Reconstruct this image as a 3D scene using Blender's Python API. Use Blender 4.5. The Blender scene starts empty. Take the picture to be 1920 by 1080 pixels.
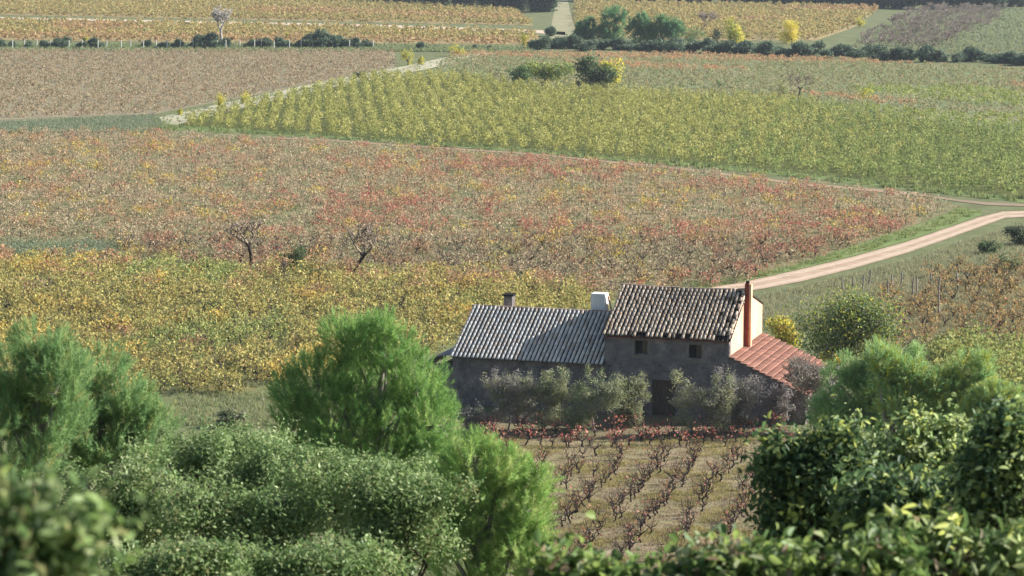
import bpy, bmesh, math, random
import numpy as np
from mathutils import Vector

# ------------------------------------------------------------------ camera, sky, sun, exposure
F, YH, H = 5000.0, -170.0, 24.0          # focal length in photo pixels, horizon row, eye height
PITCH = math.atan((540 - YH) / F)
scene = bpy.context.scene
COL = scene.collection
cam_d = bpy.data.cameras.new('camera'); cam = bpy.data.objects.new('camera', cam_d); COL.objects.link(cam)
cam.location = (0, 0, H); cam.rotation_euler = (math.pi / 2 - PITCH, 0, 0)
cam_d.sensor_width = 36; cam_d.lens = 36 * F / 1920; cam_d.clip_end = 6000; cam_d.clip_start = .3
cam_d.dof.use_dof = True; cam_d.dof.focus_distance = 118; cam_d.dof.aperture_fstop = cam_d.lens / 11.0
scene.camera = cam
EL, AZ = math.radians(29), math.radians(13.5)
w = bpy.data.worlds.new("World"); scene.world = w; w.use_nodes = True
nt = w.node_tree; bg = nt.nodes['Background']
sky = nt.nodes.new('ShaderNodeTexSky'); sky.sky_type = 'NISHITA'; sky.sun_disc = False
sky.sun_elevation = EL; sky.sun_rotation = math.pi / 2 - AZ
nt.links.new(sky.outputs[0], bg.inputs[0]); bg.inputs[1].default_value = .075
sl = bpy.data.lights.new('sun', 'SUN'); sl.energy = 5.0; sl.angle = math.radians(.5); sl.color = (1, .985, .955)
so = bpy.data.objects.new('sun', sl); COL.objects.link(so)
so.rotation_euler = Vector((math.cos(EL) * math.cos(AZ), math.cos(EL) * math.sin(AZ), math.sin(EL))).to_track_quat('Z', 'Y').to_euler()
vs = scene.view_settings; vs.view_transform = 'Standard'; vs.look = 'None'; vs.gamma = 1; vs.use_curve_mapping = False
vs.exposure = 1.2
cy = scene.cycles; cy.max_bounces = 5; cy.diffuse_bounces = 3; cy.glossy_bounces = 2; cy.transmission_bounces = 3
rng = np.random.default_rng(11); random.seed(5)

# ------------------------------------------------------------------ camera maths
FW = np.array([0, math.cos(PITCH), -math.sin(PITCH)]); UP = np.array([0, math.sin(PITCH), math.cos(PITCH)])
EYE = np.array([0, 0, H])
def ray(x, y):
    return FW + (x - 960) / F * np.array([1., 0, 0]) + (540 - y) / F * UP
def G(x, y, z=0.):                       # photo pixel -> point on the plain
    d = ray(x, y); return EYE + d * ((z - H) / d[2])
def P(x, y, Y):                          # photo pixel at distance Y
    d = ray(x, y); return EYE + d * (Y / d[1])
def proj(A):
    q = A - EYE; z = q @ FW
    return np.stack([960 + F * q[:, 0] / z, 540 - F * (q @ UP) / z], 1)
def ppm(Y): return F / Y * .99
def hill(Y):
    Y = np.asarray(Y, float)
    t = 22.2 - .285 * Y
    return np.where(t > 2.5, t, np.where(t > -2.5, (t + 2.5) ** 2 / 10, 0))
def inpoly(p, poly):
    poly = np.array(poly, float); x, y = p[:, 0], p[:, 1]; r = np.zeros(len(p), bool); j = len(poly) - 1
    for i in range(len(poly)):
        xi, yi = poly[i]; xj, yj = poly[j]
        c = ((yi > y) != (yj > y)) & (x < (xj - xi) * (y - yi) / (yj - yi + 1e-12) + xi)
        r ^= c; j = i
    return r

# ------------------------------------------------------------------ colours and materials
def S(r, g, b):
    return tuple((c / 255 / 12.92) if c < 11 else (((c / 255) + .055) / 1.055) ** 2.4 for c in (r, g, b))
def new_mat(name):
    m = bpy.data.materials.new(name); m.use_nodes = True; n = m.node_tree.nodes
    return m, m.node_tree, n['Principled BSDF']
def leaf_mat(name, trans=.3, rough=.5, spec=.3):
    m, t, b = new_mat(name)
    a = t.nodes.new('ShaderNodeAttribute'); a.attribute_name = 'tint'
    t.links.new(a.outputs['Color'], b.inputs['Base Color']); b.inputs['Roughness'].default_value = rough
    b.inputs['Specular IOR Level'].default_value = spec
    tr = t.nodes.new('ShaderNodeBsdfTranslucent'); t.links.new(a.outputs['Color'], tr.inputs[0])
    mx = t.nodes.new('ShaderNodeMixShader'); mx.inputs[0].default_value = trans
    t.links.new(b.outputs[0], mx.inputs[1]); t.links.new(tr.outputs[0], mx.inputs[2])
    t.links.new(mx.outputs[0], t.nodes['Material Output'].inputs[0]); return m
def noise(t, vec, scale, detail=4, rough=.6):
    n = t.nodes.new('ShaderNodeTexNoise'); n.inputs['Scale'].default_value = scale
    n.inputs['Detail'].default_value = detail; n.inputs['Roughness'].default_value = rough
    t.links.new(vec, n.inputs['Vector']); return n.outputs['Fac']
def ramp(t, fac, stops):
    r = t.nodes.new('ShaderNodeValToRGB'); e = r.color_ramp.elements
    while len(e) < len(stops): e.new(.5)
    for el, (p, c) in zip(e, stops): el.position = p; el.color = (*c, 1)
    t.links.new(fac, r.inputs[0]); return r.outputs[0]
def mixc(t, f, a, b, mode='MIX'):
    m = t.nodes.new('ShaderNodeMix'); m.data_type = 'RGBA'; m.blend_type = mode
    if isinstance(f, float): m.inputs[0].default_value = f
    else: t.links.new(f, m.inputs[0])
    for i, v in ((6, a), (7, b)):
        if isinstance(v, tuple): m.inputs[i].default_value = (*v, 1)
        else: t.links.new(v, m.inputs[i])
    return m.outputs[2]
def surf(name, cols, scale=1., fine=12., rough=.9, bump=.3, bscale=None, spec=.1, stretch=(1, 1, 1)):
    """uneven surface: big patches through a ramp of colours, broken up by fine grain"""
    m, t, b = new_mat(name)
    tc = t.nodes.new('ShaderNodeTexCoord'); mp = t.nodes.new('ShaderNodeMapping'); mp.inputs['Scale'].default_value = stretch
    t.links.new(tc.outputs['Object'], mp.inputs[0]); v = mp.outputs[0]
    n1 = noise(t, v, scale, 6, .65); n2 = noise(t, v, fine, 3, .7)
    mth = t.nodes.new('ShaderNodeMath'); mth.operation = 'MULTIPLY_ADD'; mth.inputs[1].default_value = .45; mth.inputs[2].default_value = -.22
    t.links.new(n2, mth.inputs[0]); ad = t.nodes.new('ShaderNodeMath'); t.links.new(n1, ad.inputs[0]); t.links.new(mth.outputs[0], ad.inputs[1])
    k = len(cols); st = [(.28 + .44 * i / max(k - 1, 1), c) for i, c in enumerate(cols)]
    t.links.new(ramp(t, ad.outputs[0], st), b.inputs['Base Color'])
    b.inputs['Roughness'].default_value = rough; b.inputs['Specular IOR Level'].default_value = spec
    if bump:
        bp = t.nodes.new('ShaderNodeBump'); bp.inputs['Strength'].default_value = bump; bp.inputs['Distance'].default_value = .05
        t.links.new(noise(t, v, bscale or fine, 4), bp.inputs['Height']); t.links.new(bp.outputs[0], b.inputs['Normal'])
    return m

# ------------------------------------------------------------------ objects
def link(o, parent=None):
    COL.objects.link(o); o.parent = parent; return o
def tag(o, label, cat=None, group=None, kind=None):
    if label: o['label'] = label
    if cat: o['category'] = cat
    if group: o['group'] = group
    if kind: o['kind'] = kind
    return o
def thing(name, label, cat, loc=(0, 0, 0), group=None):
    o = bpy.data.objects.new(name, None); o.location = tuple(map(float, loc)); o.empty_display_size = .3
    return tag(link(o), label, cat, group)
def mesh(name, V, faces, mat, tint=None, smooth=False):
    """V (n,3); faces: list of equal-width index arrays"""
    me = bpy.data.meshes.new(name); V = np.ascontiguousarray(V, np.float32)
    if not isinstance(faces, list): faces = [faces]
    faces = [f for f in faces if len(f)]
    me.vertices.add(len(V)); me.vertices.foreach_set('co', V.ravel())
    idx = np.concatenate([f.ravel() for f in faces]).astype(np.int32)
    tot = np.concatenate([np.full(len(f), f.shape[1]) for f in faces]).astype(np.int32)
    st = np.concatenate([[0], np.cumsum(tot)[:-1]]).astype(np.int32)
    me.loops.add(len(idx)); me.loops.foreach_set('vertex_index', idx)
    me.polygons.add(len(tot)); me.polygons.foreach_set('loop_start', st)
    if smooth: me.polygons.foreach_set('use_smooth', np.ones(len(tot), bool))
    if tint is not None:
        a = me.attributes.new('tint', 'FLOAT_COLOR', 'FACE')
        c = np.ones((len(tot), 4), np.float32); c[:, :3] = np.clip(tint, 0, .95); a.data.foreach_set('color', c.ravel())
    me.update(calc_edges=True); me.materials.append(mat); return me
def obj(name, me, parent=None, loc=(0, 0, 0)):
    o = bpy.data.objects.new(name, me); o.location = loc; return link(o, parent)
def copy_tree(o, loc, rz=0., sc=1., label=None, group=None):
    c = o.copy(); COL.objects.link(c); c.location = tuple(map(float, loc)); c.rotation_euler = (0, 0, rz)
    c.scale = (sc, sc, sc) if np.isscalar(sc) else sc
    if label: c['label'] = label
    if group: c['group'] = group
    for ch in o.children:
        k = ch.copy(); COL.objects.link(k); k.parent = c
    return c

# ------------------------------------------------------------------ plant geometry
def unit(n):
    v = rng.normal(size=(n, 3)); return v / np.linalg.norm(v, axis=1, keepdims=True)
def nrm(v): return v / (np.linalg.norm(v, axis=1, keepdims=True) + 1e-9)
def pick(pal, n):
    c = np.array([p[0] for p in pal]); wt = np.array([p[1] for p in pal], float)
    return c[rng.choice(len(c), n, p=wt / wt.sum())]
def leaves(C, N, L, W, fold=False):
    """one leaf per point: a diamond, or two folded halves with a rounded outline"""
    n = len(C); t = nrm(np.cross(N, unit(n))); b = np.cross(N, t)
    z_ = rng.uniform(.55, 1.4, n); L = (L * z_)[:, None]; W = (W * z_ * rng.uniform(.8, 1.2, n))[:, None]
    if not fold:
        V = np.stack([C - t * L / 2, C + b * W / 2, C + t * L / 2, C - b * W / 2], 1).reshape(-1, 3)
        return V, np.arange(4 * n).reshape(n, 4)
    up = N * W * .22; droop = -N * L * .12
    V = np.stack([C - t * L * .5, C + t * L * .5 + droop, C - t * L * .18 + b * W * .46 + up, C + t * L * .2 + b * W * .44 + up,
                  C - t * L * .18 - b * W * .46 + up, C + t * L * .2 - b * W * .44 + up], 1).reshape(-1, 3)
    i = np.arange(n)[:, None] * 6
    f = np.concatenate([i + np.array([[0, 2, 3, 1]]), i + np.array([[1, 5, 4, 0]])], 1).reshape(-1, 4)
    return V, f
def clumps(lobes, nc, per, spread, pal, up=.35, shell=.55, jit=.18, hole=-.32):
    nc = int(nc * 1.35)
    """leaf points gathered in twig clumps through a crown made of lobes [(centre, (rx,ry,rz))]"""
    c = np.array([l[0] for l in lobes]); r = np.array([l[1] for l in lobes], float)
    wt = (r[:, 0] * r[:, 2]) ** .9; k = rng.choice(len(c), nc, p=wt / wt.sum())
    d = unit(nc); u = shell + (1 - shell) * rng.random(nc) ** .6
    cc = c[k] + d * r[k] * u[:, None]
    wl = 1.15 * np.median(r[:, 0]); q = np.zeros(nc)                # gaps: thin the crown in patches
    for _ in range(6): q += np.sin(cc @ (unit(1)[0] * 6.28 / wl * rng.uniform(.6, 1.7)) + rng.random() * 6.28)
    keep = q > hole * 1.75; cc, d, k, u = cc[keep], d[keep], k[keep], u[keep]; nc = len(cc)
    pc = pick(pal, nc) * rng.uniform(.82, 1.2, (nc, 1))
    m = np.repeat(np.arange(nc), rng.poisson(per, nc).clip(2))
    C = cc[m] + rng.normal(size=(len(m), 3)) * spread
    N = nrm(d[m] * .55 + unit(len(m)) * .8 + np.array([0, 0, up]))
    T = np.where(rng.random((len(m), 1)) < .7, pc[m], pick(pal, len(m))) * rng.uniform(1 - jit, 1 + jit, (len(m), 1))
    return C, N, T, cc, d
def needles(cc, d, pal, per=36, slen=.22, nlen=.08, nw=.005, up=.6):
    """pine shoots: bristles of needles round an upward-bending axis"""
    n = len(cc); ax = nrm(d * .6 + np.array([0, 0, up]) + unit(n) * .35)
    pc = pick(pal, n) * rng.uniform(.8, 1.2, (n, 1)); m = np.repeat(np.arange(n), per); k = len(m)
    s = rng.random(k)[:, None]; base = cc[m] + ax[m] * slen * s
    dr = nrm(ax[m] * (.5 + .6 * s) + unit(k) * .75); side = nrm(np.cross(dr, unit(k))) * nw / 2
    ln = nlen * rng.uniform(.7, 1.2, (k, 1))
    V = np.stack([base - side, base + side, base + dr * ln], 1).reshape(-1, 3)
    return V, np.arange(3 * k).reshape(k, 3), pc[m] * rng.uniform(.85, 1.15, (k, 1))
def tubes(segs, sides=5):
    """segs (n,8): p0, p1, r0, r1"""
    s = np.array(segs, float); p0, p1 = s[:, 0:3], s[:, 3:6]; ax = nrm(p1 - p0); n = len(s)
    a = nrm(np.cross(ax, np.array([.31, .2, .93]))); b = np.cross(ax, a)
    th = np.arange(sides) * 2 * math.pi / sides; cs, sn = np.cos(th), np.sin(th)
    ring = a[:, None] * cs[None, :, None] + b[:, None] * sn[None, :, None]
    V = np.concatenate([p0[:, None] + ring * s[:, 6, None, None], p1[:, None] + ring * s[:, 7, None, None]], 1)
    i = np.arange(sides); q = np.stack([i, (i + 1) % sides, sides + (i + 1) % sides, sides + i], 1)
    f = (np.arange(n)[:, None, None] * 2 * sides + q[None]).reshape(-1, 4)
    return V.reshape(-1, 3), f
def limb(p, q, r0, r1, bend=.12, n=4):
    p, q = np.array(p, float), np.array(q, float); L = np.linalg.norm(q - p); pts = [p]
    for i in range(1, n):
        pts.append(p + (q - p) * i / n + rng.normal(size=3) * L * bend / n)
    pts.append(q); out = []
    for i in range(n):
        a = r0 + (r1 - r0) * i / n; b = r0 + (r1 - r0) * (i + 1) / n
        out.append([*pts[i], *pts[i + 1], a, b])
    return out
def skeleton(base, height, width, r0, levels=4, kids=3, up=.5, first=.3, ratio=.68):
    """bare branching tree"""
    segs, tips = [], []
    def grow(p, d, L, r, lv):
        n = 3; q = p
        for i in range(n):
            d2 = d + rng.normal(size=3) * .16; d2[2] += .05 * up; d2 /= np.linalg.norm(d2)
            e = q + d2 * L / n; segs.append([*q, *e, r * (1 - .3 * i / n), r * (1 - .3 * (i + 1) / n)]); q = e; d = d2
            if lv > 0 and i == 1 and lv < levels: grow(q, nrm((d + unit(1)[0] * .9 + np.array([0, 0, .3 * up]))[None])[0], L * ratio * .8, r * .5, lv - 1)
        if lv == 0: tips.append(q); return
        for k in range(kids):
            a = 2 * math.pi * (k + rng.random() * .6) / kids
            s = np.array([math.cos(a), math.sin(a), 0]) * width
            grow(q, nrm((d * .6 + s * .7 + np.array([0, 0, up * .6]))[None])[0], L * ratio * rng.uniform(.8, 1.15), r * .62, lv - 1)
    grow(np.array(base, float), np.array([.08, 0, 1.]), height * first, r0, levels)
    return segs, np.array(tips)
def fit_height(segs, h, wd=None):
    s = np.array(segs); z = max(s[:, 2].max(), s[:, 5].max()); k = h / z
    x = max(np.abs(s[:, [0, 3]]).max(), .01); kx = (wd / 2 / x) if wd else k
    s[:, [2, 5]] *= k; s[:, [0, 1, 3, 4]] *= kx; return s

LEAF = leaf_mat('soft_leaf', .4, .6, .2); GLOSS = leaf_mat('glossy_leaf', .44, .52, .25); NEED = leaf_mat('pine_needle', .45, .6, .2)
DRY = leaf_mat('autumn_leaf', .35, .7, .1)
BARK = surf('bark', [S(52, 44, 38), S(92, 80, 70), S(120, 108, 96)], 3, 20, .95, .5)
DARKBARK = surf('dark_bark', [S(30, 24, 22), S(56, 45, 40), S(74, 62, 55)], 6, 30, .95, .5)
GREYBARK = surf('grey_bark', [S(96, 88, 82), S(136, 126, 118), S(160, 150, 142)], 5, 30, .95, .4)
PALETWIG = surf('pale_twig', [S(112, 98, 86), S(136, 122, 106), S(156, 142, 124)], 5, 30, .95, .3)
PURPLEBARK = surf('purple_twig', [S(122, 110, 100), S(150, 136, 124), S(170, 156, 142)], 5, 30, .95, .3)

# ------------------------------------------------------------------ terrain and sheets
def sheet(name, label, pts, mat, z, world=False, smoothn=0):
    V = np.array([[*(G(x, y)[:2] if not world else (x, y)), 0] for x, y in pts])
    bm = bmesh.new(); vv = [bm.verts.new((v[0], v[1], z)) for v in V]; f = bm.faces.new(vv)
    bmesh.ops.triangulate(bm, faces=[f]); bm.normal_update()
    for f in bm.faces:
        if f.normal.z < 0: f.normal_flip()
    me = bpy.data.meshes.new(name); bm.to_mesh(me); bm.free(); me.materials.append(mat)
    o = obj(name, me); return tag(o, label, None, None, 'structure')
ys = np.concatenate([np.linspace(-12, 100, 57), np.linspace(110, 700, 40), np.linspace(800, 4500, 20)])
xs = np.concatenate([-np.geomspace(60, 2500, 14)[::-1], np.linspace(-54, 54, 37), np.geomspace(60, 2500, 14)])
gx, gy = np.meshgrid(xs, ys); gz = hill(gy)
near = (gz > .5); gz = gz + near * (.18 * np.sin(gx * .8 + gy * .5) + .15 * np.sin(gy * .9 - gx * .33))
nx, ny = len(xs), len(ys); ii = (np.arange(ny - 1)[:, None] * nx + np.arange(nx - 1)[None]).ravel()
ground_mat = surf('dry_grass_ground', [S(96, 88, 66), S(92, 96, 62), S(102, 106, 70), S(116, 112, 84)], .35, 2.2, .95, .5, 3)
g = obj('ground', mesh('ground', np.stack([gx.ravel(), gy.ravel(), gz.ravel()], 1), np.stack([ii, ii + 1, ii + nx + 1, ii + nx], 1), ground_mat, smooth=True))
tag(g, 'grassy valley floor rising into the viewpoint hillside', None, None, 'structure')

F1 = [(-300, 482), (0, 482), (220, 492), (400, 502), (520, 500), (660, 515), (900, 525), (1075, 535), (1140, 562), (1110, 612), (900, 640), (850, 650), (720, 690), (515, 728), (400, 745), (318, 728), (250, 780), (-300, 800)]
F2 = [(-300, 250), (0, 250), (290, 252), (620, 272), (1000, 298), (1300, 326), (1500, 350), (1700, 370), (1800, 388), (1735, 415), (1600, 460), (1480, 500), (1380, 532), (1140, 562), (1075, 535), (900, 525), (660, 515), (520, 498), (400, 498), (225, 480), (215, 455), (-300, 455)]
F3 = [(325, 236), (480, 196), (700, 144), (850, 143), (1000, 165), (1300, 182), (1500, 192), (1620, 215), (1760, 232), (2300, 290), (2300, 410), (1920, 372), (1700, 348), (1400, 316), (1000, 284), (600, 256)]
F4 = [(-200, 97), (740, 97), (740, 128), (480, 178), (290, 214), (-200, 232)]
F5 = [(850, 100), (1300, 103), (1550, 112), (1700, 120), (1920, 132), (2300, 150), (2300, 285), (1760, 228), (1620, 210), (1500, 188), (1300, 178), (1000, 160), (860, 138), (820, 128)]
F6a = [(-100, -8), (600, -8), (760, 10), (960, 22), (1000, 48), (700, 42), (400, 36), (-100, 26)]
F6b = [(-100, 40), (400, 49), (700, 56), (1010, 66), (1000, 84), (560, 82), (-100, 74)]
F7 = [(1076, 4), (1250, 10), (1500, 14), (1645, 18), (1600, 52), (1530, 76), (1300, 76), (1085, 66)]
PLOT = [(880, 818), (1200, 816), (1480, 812), (1530, 850), (1500, 1085), (960, 1085)]
tan_soil = surf('pale_vineyard_soil', [S(140, 122, 84), S(148, 130, 92), S(132, 124, 80)], .18, 3, .95, .4)
sheet('red_vineyard_soil', 'weedy tan soil under the red vines', F2, surf('weedy_red_soil', [S(132, 110, 86), S(124, 110, 80), S(110, 110, 74), S(98, 106, 68)], .14, 2.6, .95, .4), .012)
sheet('near_vineyard_soil', 'weedy soil under the near yellow vines', F1, surf('weedy_yellow_soil', [S(118, 104, 72), S(108, 106, 66), S(94, 104, 62)], .2, 3, .95, .4), .012)
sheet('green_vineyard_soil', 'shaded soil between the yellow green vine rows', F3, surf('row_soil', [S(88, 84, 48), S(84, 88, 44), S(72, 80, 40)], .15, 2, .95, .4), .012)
sheet('brown_vineyard_soil', 'pinkish brown soil of the bare left field', F4, surf('pink_soil', [S(138, 120, 98), S(130, 118, 94), S(122, 114, 88), S(136, 124, 100)], .08, 1.1, .95, .3, stretch=(.5, 1, 1)), .012)
sheet('grey_vineyard_soil', 'grey green soil of the right field', F5, surf('grey_green_soil', [S(132, 116, 88), S(118, 116, 82), S(110, 116, 78), S(102, 114, 76)], .08, 1.1, .95, .3, stretch=(.5, 1, 1)), .012)
sheet('far_vineyard_soil', 'ground of the far upper vineyard strip', F6a, tan_soil, .012)
sheet('far_lower_vineyard_soil', 'ground of the far lower vineyard strip', F6b, tan_soil, .012)
sheet('far_right_vineyard_soil', 'ground of the far right vineyard', F7, tan_soil, .012)
plot_mat = surf('stony_plot_soil', [S(142, 122, 102), S(134, 120, 94), S(128, 120, 86), S(122, 120, 78)], .6, 6, .95, .6)
sheet('bare_vineyard_soil', 'stony pink brown soil of the bare vine plot', PLOT, plot_mat, .012)
track_mat = surf('pale_earth_track', [S(140, 118, 98), S(162, 138, 116), S(172, 152, 128)], .6, 5, .95, .3)
def rut(o, top, bot, k0, k1):             # pale wheel track inside a strip
    a, b = np.array(top, float), np.array(bot, float)
    return sheet('wheel_track', 'paler wheel track worn into the earth track', [tuple(v) for v in a + (b - a) * k0] + [tuple(v) for v in (a + (b - a) * k1)[::-1]], o, .036)
def strip(name, label, top, bot, mat, z): return sheet(name, label, top + bot[::-1], mat, z)
strip('track', 'pale pink earth track curving behind the farmhouse', [(1250, 552), (1392, 530), (1500, 506), (1600, 482), (1700, 454), (1780, 427), (1835, 408), (1880, 397), (1960, 395), (2100, 396)],
      [(1250, 573), (1392, 549), (1500, 529), (1600, 504), (1700, 475), (1780, 447), (1835, 427), (1885, 409), (1960, 406), (2100, 408)], track_mat, .03)
RUT = surf('pale_rut', [S(164, 142, 120), S(182, 160, 138), S(154, 132, 112)], .7, 5)
TT_ = [(1250, 552), (1392, 530), (1500, 506), (1600, 482), (1700, 454), (1780, 427), (1835, 408), (1880, 397), (1960, 395)]; TB_ = [(1250, 573), (1392, 549), (1500, 529), (1600, 504), (1700, 475), (1780, 447), (1835, 427), (1885, 409), (1960, 406)]
rut(RUT, TT_, TB_, .12, .36); rut(RUT, TT_, TB_, .66, .9)
strip('side_track', 'brown side track joining the pale track', [(1705, 362), (1790, 374), (1850, 380), (1960, 385)], [(1718, 366), (1797, 378.5), (1850, 385), (1960, 389)], surf('brown_track', [S(118, 102, 82), S(138, 118, 98), S(116, 110, 80)], .4, 4), .034)
strip('field_path', 'pinkish bare path between the red and green vineyards', [(520, 258), (620, 263), (1000, 288), (1300, 318), (1500, 343), (1715, 361)], [(520, 260), (620, 265), (1000, 290.5), (1300, 321), (1500, 347.5), (1720, 367)], surf('path_soil', [S(132, 112, 88), S(150, 126, 102), S(112, 106, 74)], .3, 3), .026)
verge = surf('green_verge', [S(108, 110, 70), S(98, 112, 64), S(106, 120, 68), S(128, 124, 90)], .3, 4, .95, .5)
strip('grass_verge', 'green grass verge above the pale track', [(1300, 532), (1480, 500), (1600, 462), (1735, 417), (1800, 390), (1840, 396)], [(1300, 550), (1480, 509), (1600, 480), (1700, 452), (1780, 425), (1840, 404)], verge, .02)
strip('vineyard_verge', 'green grass strip below the yellow green rows', [(300, 232), (600, 253), (1000, 281), (1400, 314), (1700, 346), (1920, 372)], [(300, 242), (600, 258), (1000, 287), (1400, 322), (1700, 356), (1920, 380)], verge, .016)
grey_path = surf('grey_grass_path', [S(128, 126, 98), S(158, 152, 126), S(176, 168, 144)], .3, 2.5)
strip('grass_path', 'grey grassy path rising between the fields', [(250, 236), (290, 222), (480, 180), (640, 146), (760, 124), (860, 102), (900, 96)], [(290, 240), (330, 234), (490, 194), (650, 158), (780, 134), (880, 112), (930, 98)], grey_path, .02)
strip('far_path', 'thin pale path across the far vineyard', [(-100, 30), (0, 32), (400, 40), (700, 46), (1000, 56), (1060, 60)], [(-100, 33.5), (0, 35.5), (400, 44), (700, 50.5), (1000, 61.5), (1060, 66)], surf('pale_path', [S(170, 150, 130), S(188, 168, 148), S(160, 140, 118)], .1, 1), .02)
strip('far_track', 'pale track climbing between the far vineyards', [(1030, 72), (1035, 40), (1046, -10)], [(1085, 72), (1074, 40), (1062, -10)], surf('far_track_earth', [S(144, 130, 106), S(132, 130, 96), S(156, 140, 116)], .1, 1), .02)
meadow = surf('pale_meadow', [S(86, 96, 58), S(98, 106, 66), S(112, 110, 74)], .05, .8, .95, .3)
sheet('meadow', 'pale green meadow at the upper right', [(1690, 104), (1760, 60), (1860, 20), (2100, 14), (2100, 120), (1900, 112)], meadow, .016)
sheet('left_grass', 'grey grass strip beside the brown field', [(-200, 232), (290, 214), (300, 240), (280, 252), (-200, 250)], surf('weedy_strip', [S(92, 100, 68), S(112, 108, 82), S(100, 92, 70)], .4, 2.5), .016)
sheet('yard_earth', 'worn earth yard in front of the farmhouse', [(440, 784), (480, 770), (530, 764), (850, 775), (1480, 775), (1480, 822), (880, 828), (600, 818), (470, 800)], surf('yard_dirt', [S(122, 102, 84), S(114, 102, 78), S(98, 102, 66)], .5, 5), .016)
sheet('right_plot_soil', 'brown soil of the staked plot right of the track', [(1560, 560), (1640, 530), (1760, 505), (2000, 485), (2000, 720), (1700, 720), (1600, 640)], surf('dry_plot', [S(128, 114, 84), S(120, 114, 80), S(108, 110, 74)], .3, 3), .012)

# ------------------------------------------------------------------ farmhouse
HX, HY, PSI = 10.26, 124.386, .304
W_, D1, D2, ZE, ZR, ZB, ZJ, LWD = 6.10, 3.485, 3.924, 3.90, 5.68, 4.53, 3.08, 3.7
BW, BZ, BR = 7.70, 2.45, 4.29
house = thing('farmhouse', 'old stone farmhouse with tiled roofs and a red lean-to, alone among vineyards', 'farmhouse', (HX, HY, 0)); house.rotation_euler = (0, 0, -PSI)
def bmo(name, bm, mat, parent, smooth=False):
    bmesh.ops.recalc_face_normals(bm, faces=bm.faces)
    me = bpy.data.meshes.new(name); bm.to_mesh(me); bm.free(); me.materials.append(mat)
    if smooth:
        for p in me.polygons: p.use_smooth = True
    return obj(name, me, parent)
def box(bm, a, b):
    (x0, y0, z0), (x1, y1, z1) = a, b
    v = [bm.verts.new(p) for p in ((x0, y0, z0), (x1, y0, z0), (x1, y1, z0), (x0, y1, z0), (x0, y0, z1), (x1, y0, z1), (x1, y1, z1), (x0, y1, z1))]
    for q in ((0, 3, 2, 1), (4, 5, 6, 7), (0, 1, 5, 4), (1, 2, 6, 5), (2, 3, 7, 6), (3, 0, 4, 7)): bm.faces.new([v[i] for i in q])
def prism(bm, prof, x0, x1):             # profile in (b, z), run along the width
    A = [bm.verts.new((x0, p[0], p[1])) for p in prof]; B = [bm.verts.new((x1, p[0], p[1])) for p in prof]; n = len(prof)
    bm.faces.new(A); bm.faces.new(B[::-1])
    for i in range(n): bm.faces.new([A[i], B[i], B[(i + 1) % n], A[(i + 1) % n]])
stone = surf('grey_render', [S(78, 74, 74), S(104, 97, 95), S(124, 115, 111), S(150, 139, 131)], 1.3, 8, .95, .7, 9)
plaster = surf('pink_plaster', [S(190, 148, 118), S(208, 168, 138), S(220, 182, 154)], .8, 6, .9, .3)
terra = surf('terracotta', [S(112, 52, 38), S(132, 64, 46), S(146, 78, 58)], 2, 9, .8, .3)
darkm = surf('dark_interior', [S(18, 17, 18), S(30, 28, 28)], 2, 8, .9, 0)
woodm = surf('weathered_wood', [S(70, 58, 50), S(92, 78, 66), S(110, 96, 84)], 2, 14, .9, .4, stretch=(6, 6, 1))
DB = D1 + D2; TH = .4
def wall_with_holes(bm, x0, x1, z0, z1, b0, th, holes):
    """front wall b0..b0+th split round rectangular openings"""
    xs_ = sorted({x0, x1, *[h[0] for h in holes], *[h[1] for h in holes]}); zs_ = sorted({z0, z1, *[h[2] for h in holes], *[h[3] for h in holes]})
    inside = lambda x, z: any(h[0] < x < h[1] and h[2] < z < h[3] for h in holes)
    vt = {}
    def v(x, b, z):
        k = (round(x, 4), round(b, 4), round(z, 4))
        if k not in vt: vt[k] = bm.verts.new((x, b, z))
        return vt[k]
    for i in range(len(xs_) - 1):
        for j in range(len(zs_) - 1):
            a, b_, c, d = xs_[i], xs_[i + 1], zs_[j], zs_[j + 1]
            if inside((a + b_) / 2, (c + d) / 2): continue
            for y in (b0, b0 + th): bm.faces.new([v(a, y, c), v(b_, y, c), v(b_, y, d), v(a, y, d)])
            for (px, pz, qx, qz, ox, oz) in ((a, c, a, d, -1, 0), (b_, c, b_, d, 1, 0), (a, c, b_, c, 0, -1), (a, d, b_, d, 0, 1)):
                mx_, mz_ = (px + qx) / 2 + ox * .01, (pz + qz) / 2 + oz * .01
                if not (x0 < mx_ < x1 and z0 < mz_ < z1) or inside(mx_, mz_):
                    bm.faces.new([v(px, b0, pz), v(qx, b0, qz), v(qx, b0 + th, qz), v(px, b0 + th, pz)])
wins = [(-4.62, -3.98, 2.98, 3.62), (-1.95, -1.33, 2.90, 3.54)]
door_h = (-3.75, -2.6, 0, 1.75)
bm = bmesh.new(); wall_with_holes(bm, -W_, 0, 0, ZE - .02, 0, TH, wins + [door_h])
bmo('front_wall', bm, stone, house)
bm = bmesh.new()                                           # rear and left walls of the tall block
prism(bm, [(TH, 0), (DB, 0), (DB, ZB - .03), (D1, ZR - .03), (TH, ZE + .17)], -W_, -W_ + TH)
box(bm, (-W_ + TH, DB - TH, 0), (-TH, DB, ZB - .05)); bmo('side_wall', bm, stone, house)
bm = bmesh.new(); prism(bm, [(TH, 0), (DB, 0), (DB, ZB - .03), (D1, ZR - .03), (TH, ZE + .17)], -TH, 0)
gab = bmo('gable_wall', bm, plaster, house); gab['label'] = 'sunlit pink plastered gable wall'
bm = bmesh.new(); prism(bm, [(TH + .01, ZE - .3), (DB - TH - .01, ZE - .3), (DB - TH - .01, ZE - .25), (TH + .01, ZE - .25)], -W_ + TH + .01, -TH - .01)
bmo('attic_floor', bm, woodm, house)
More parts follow.
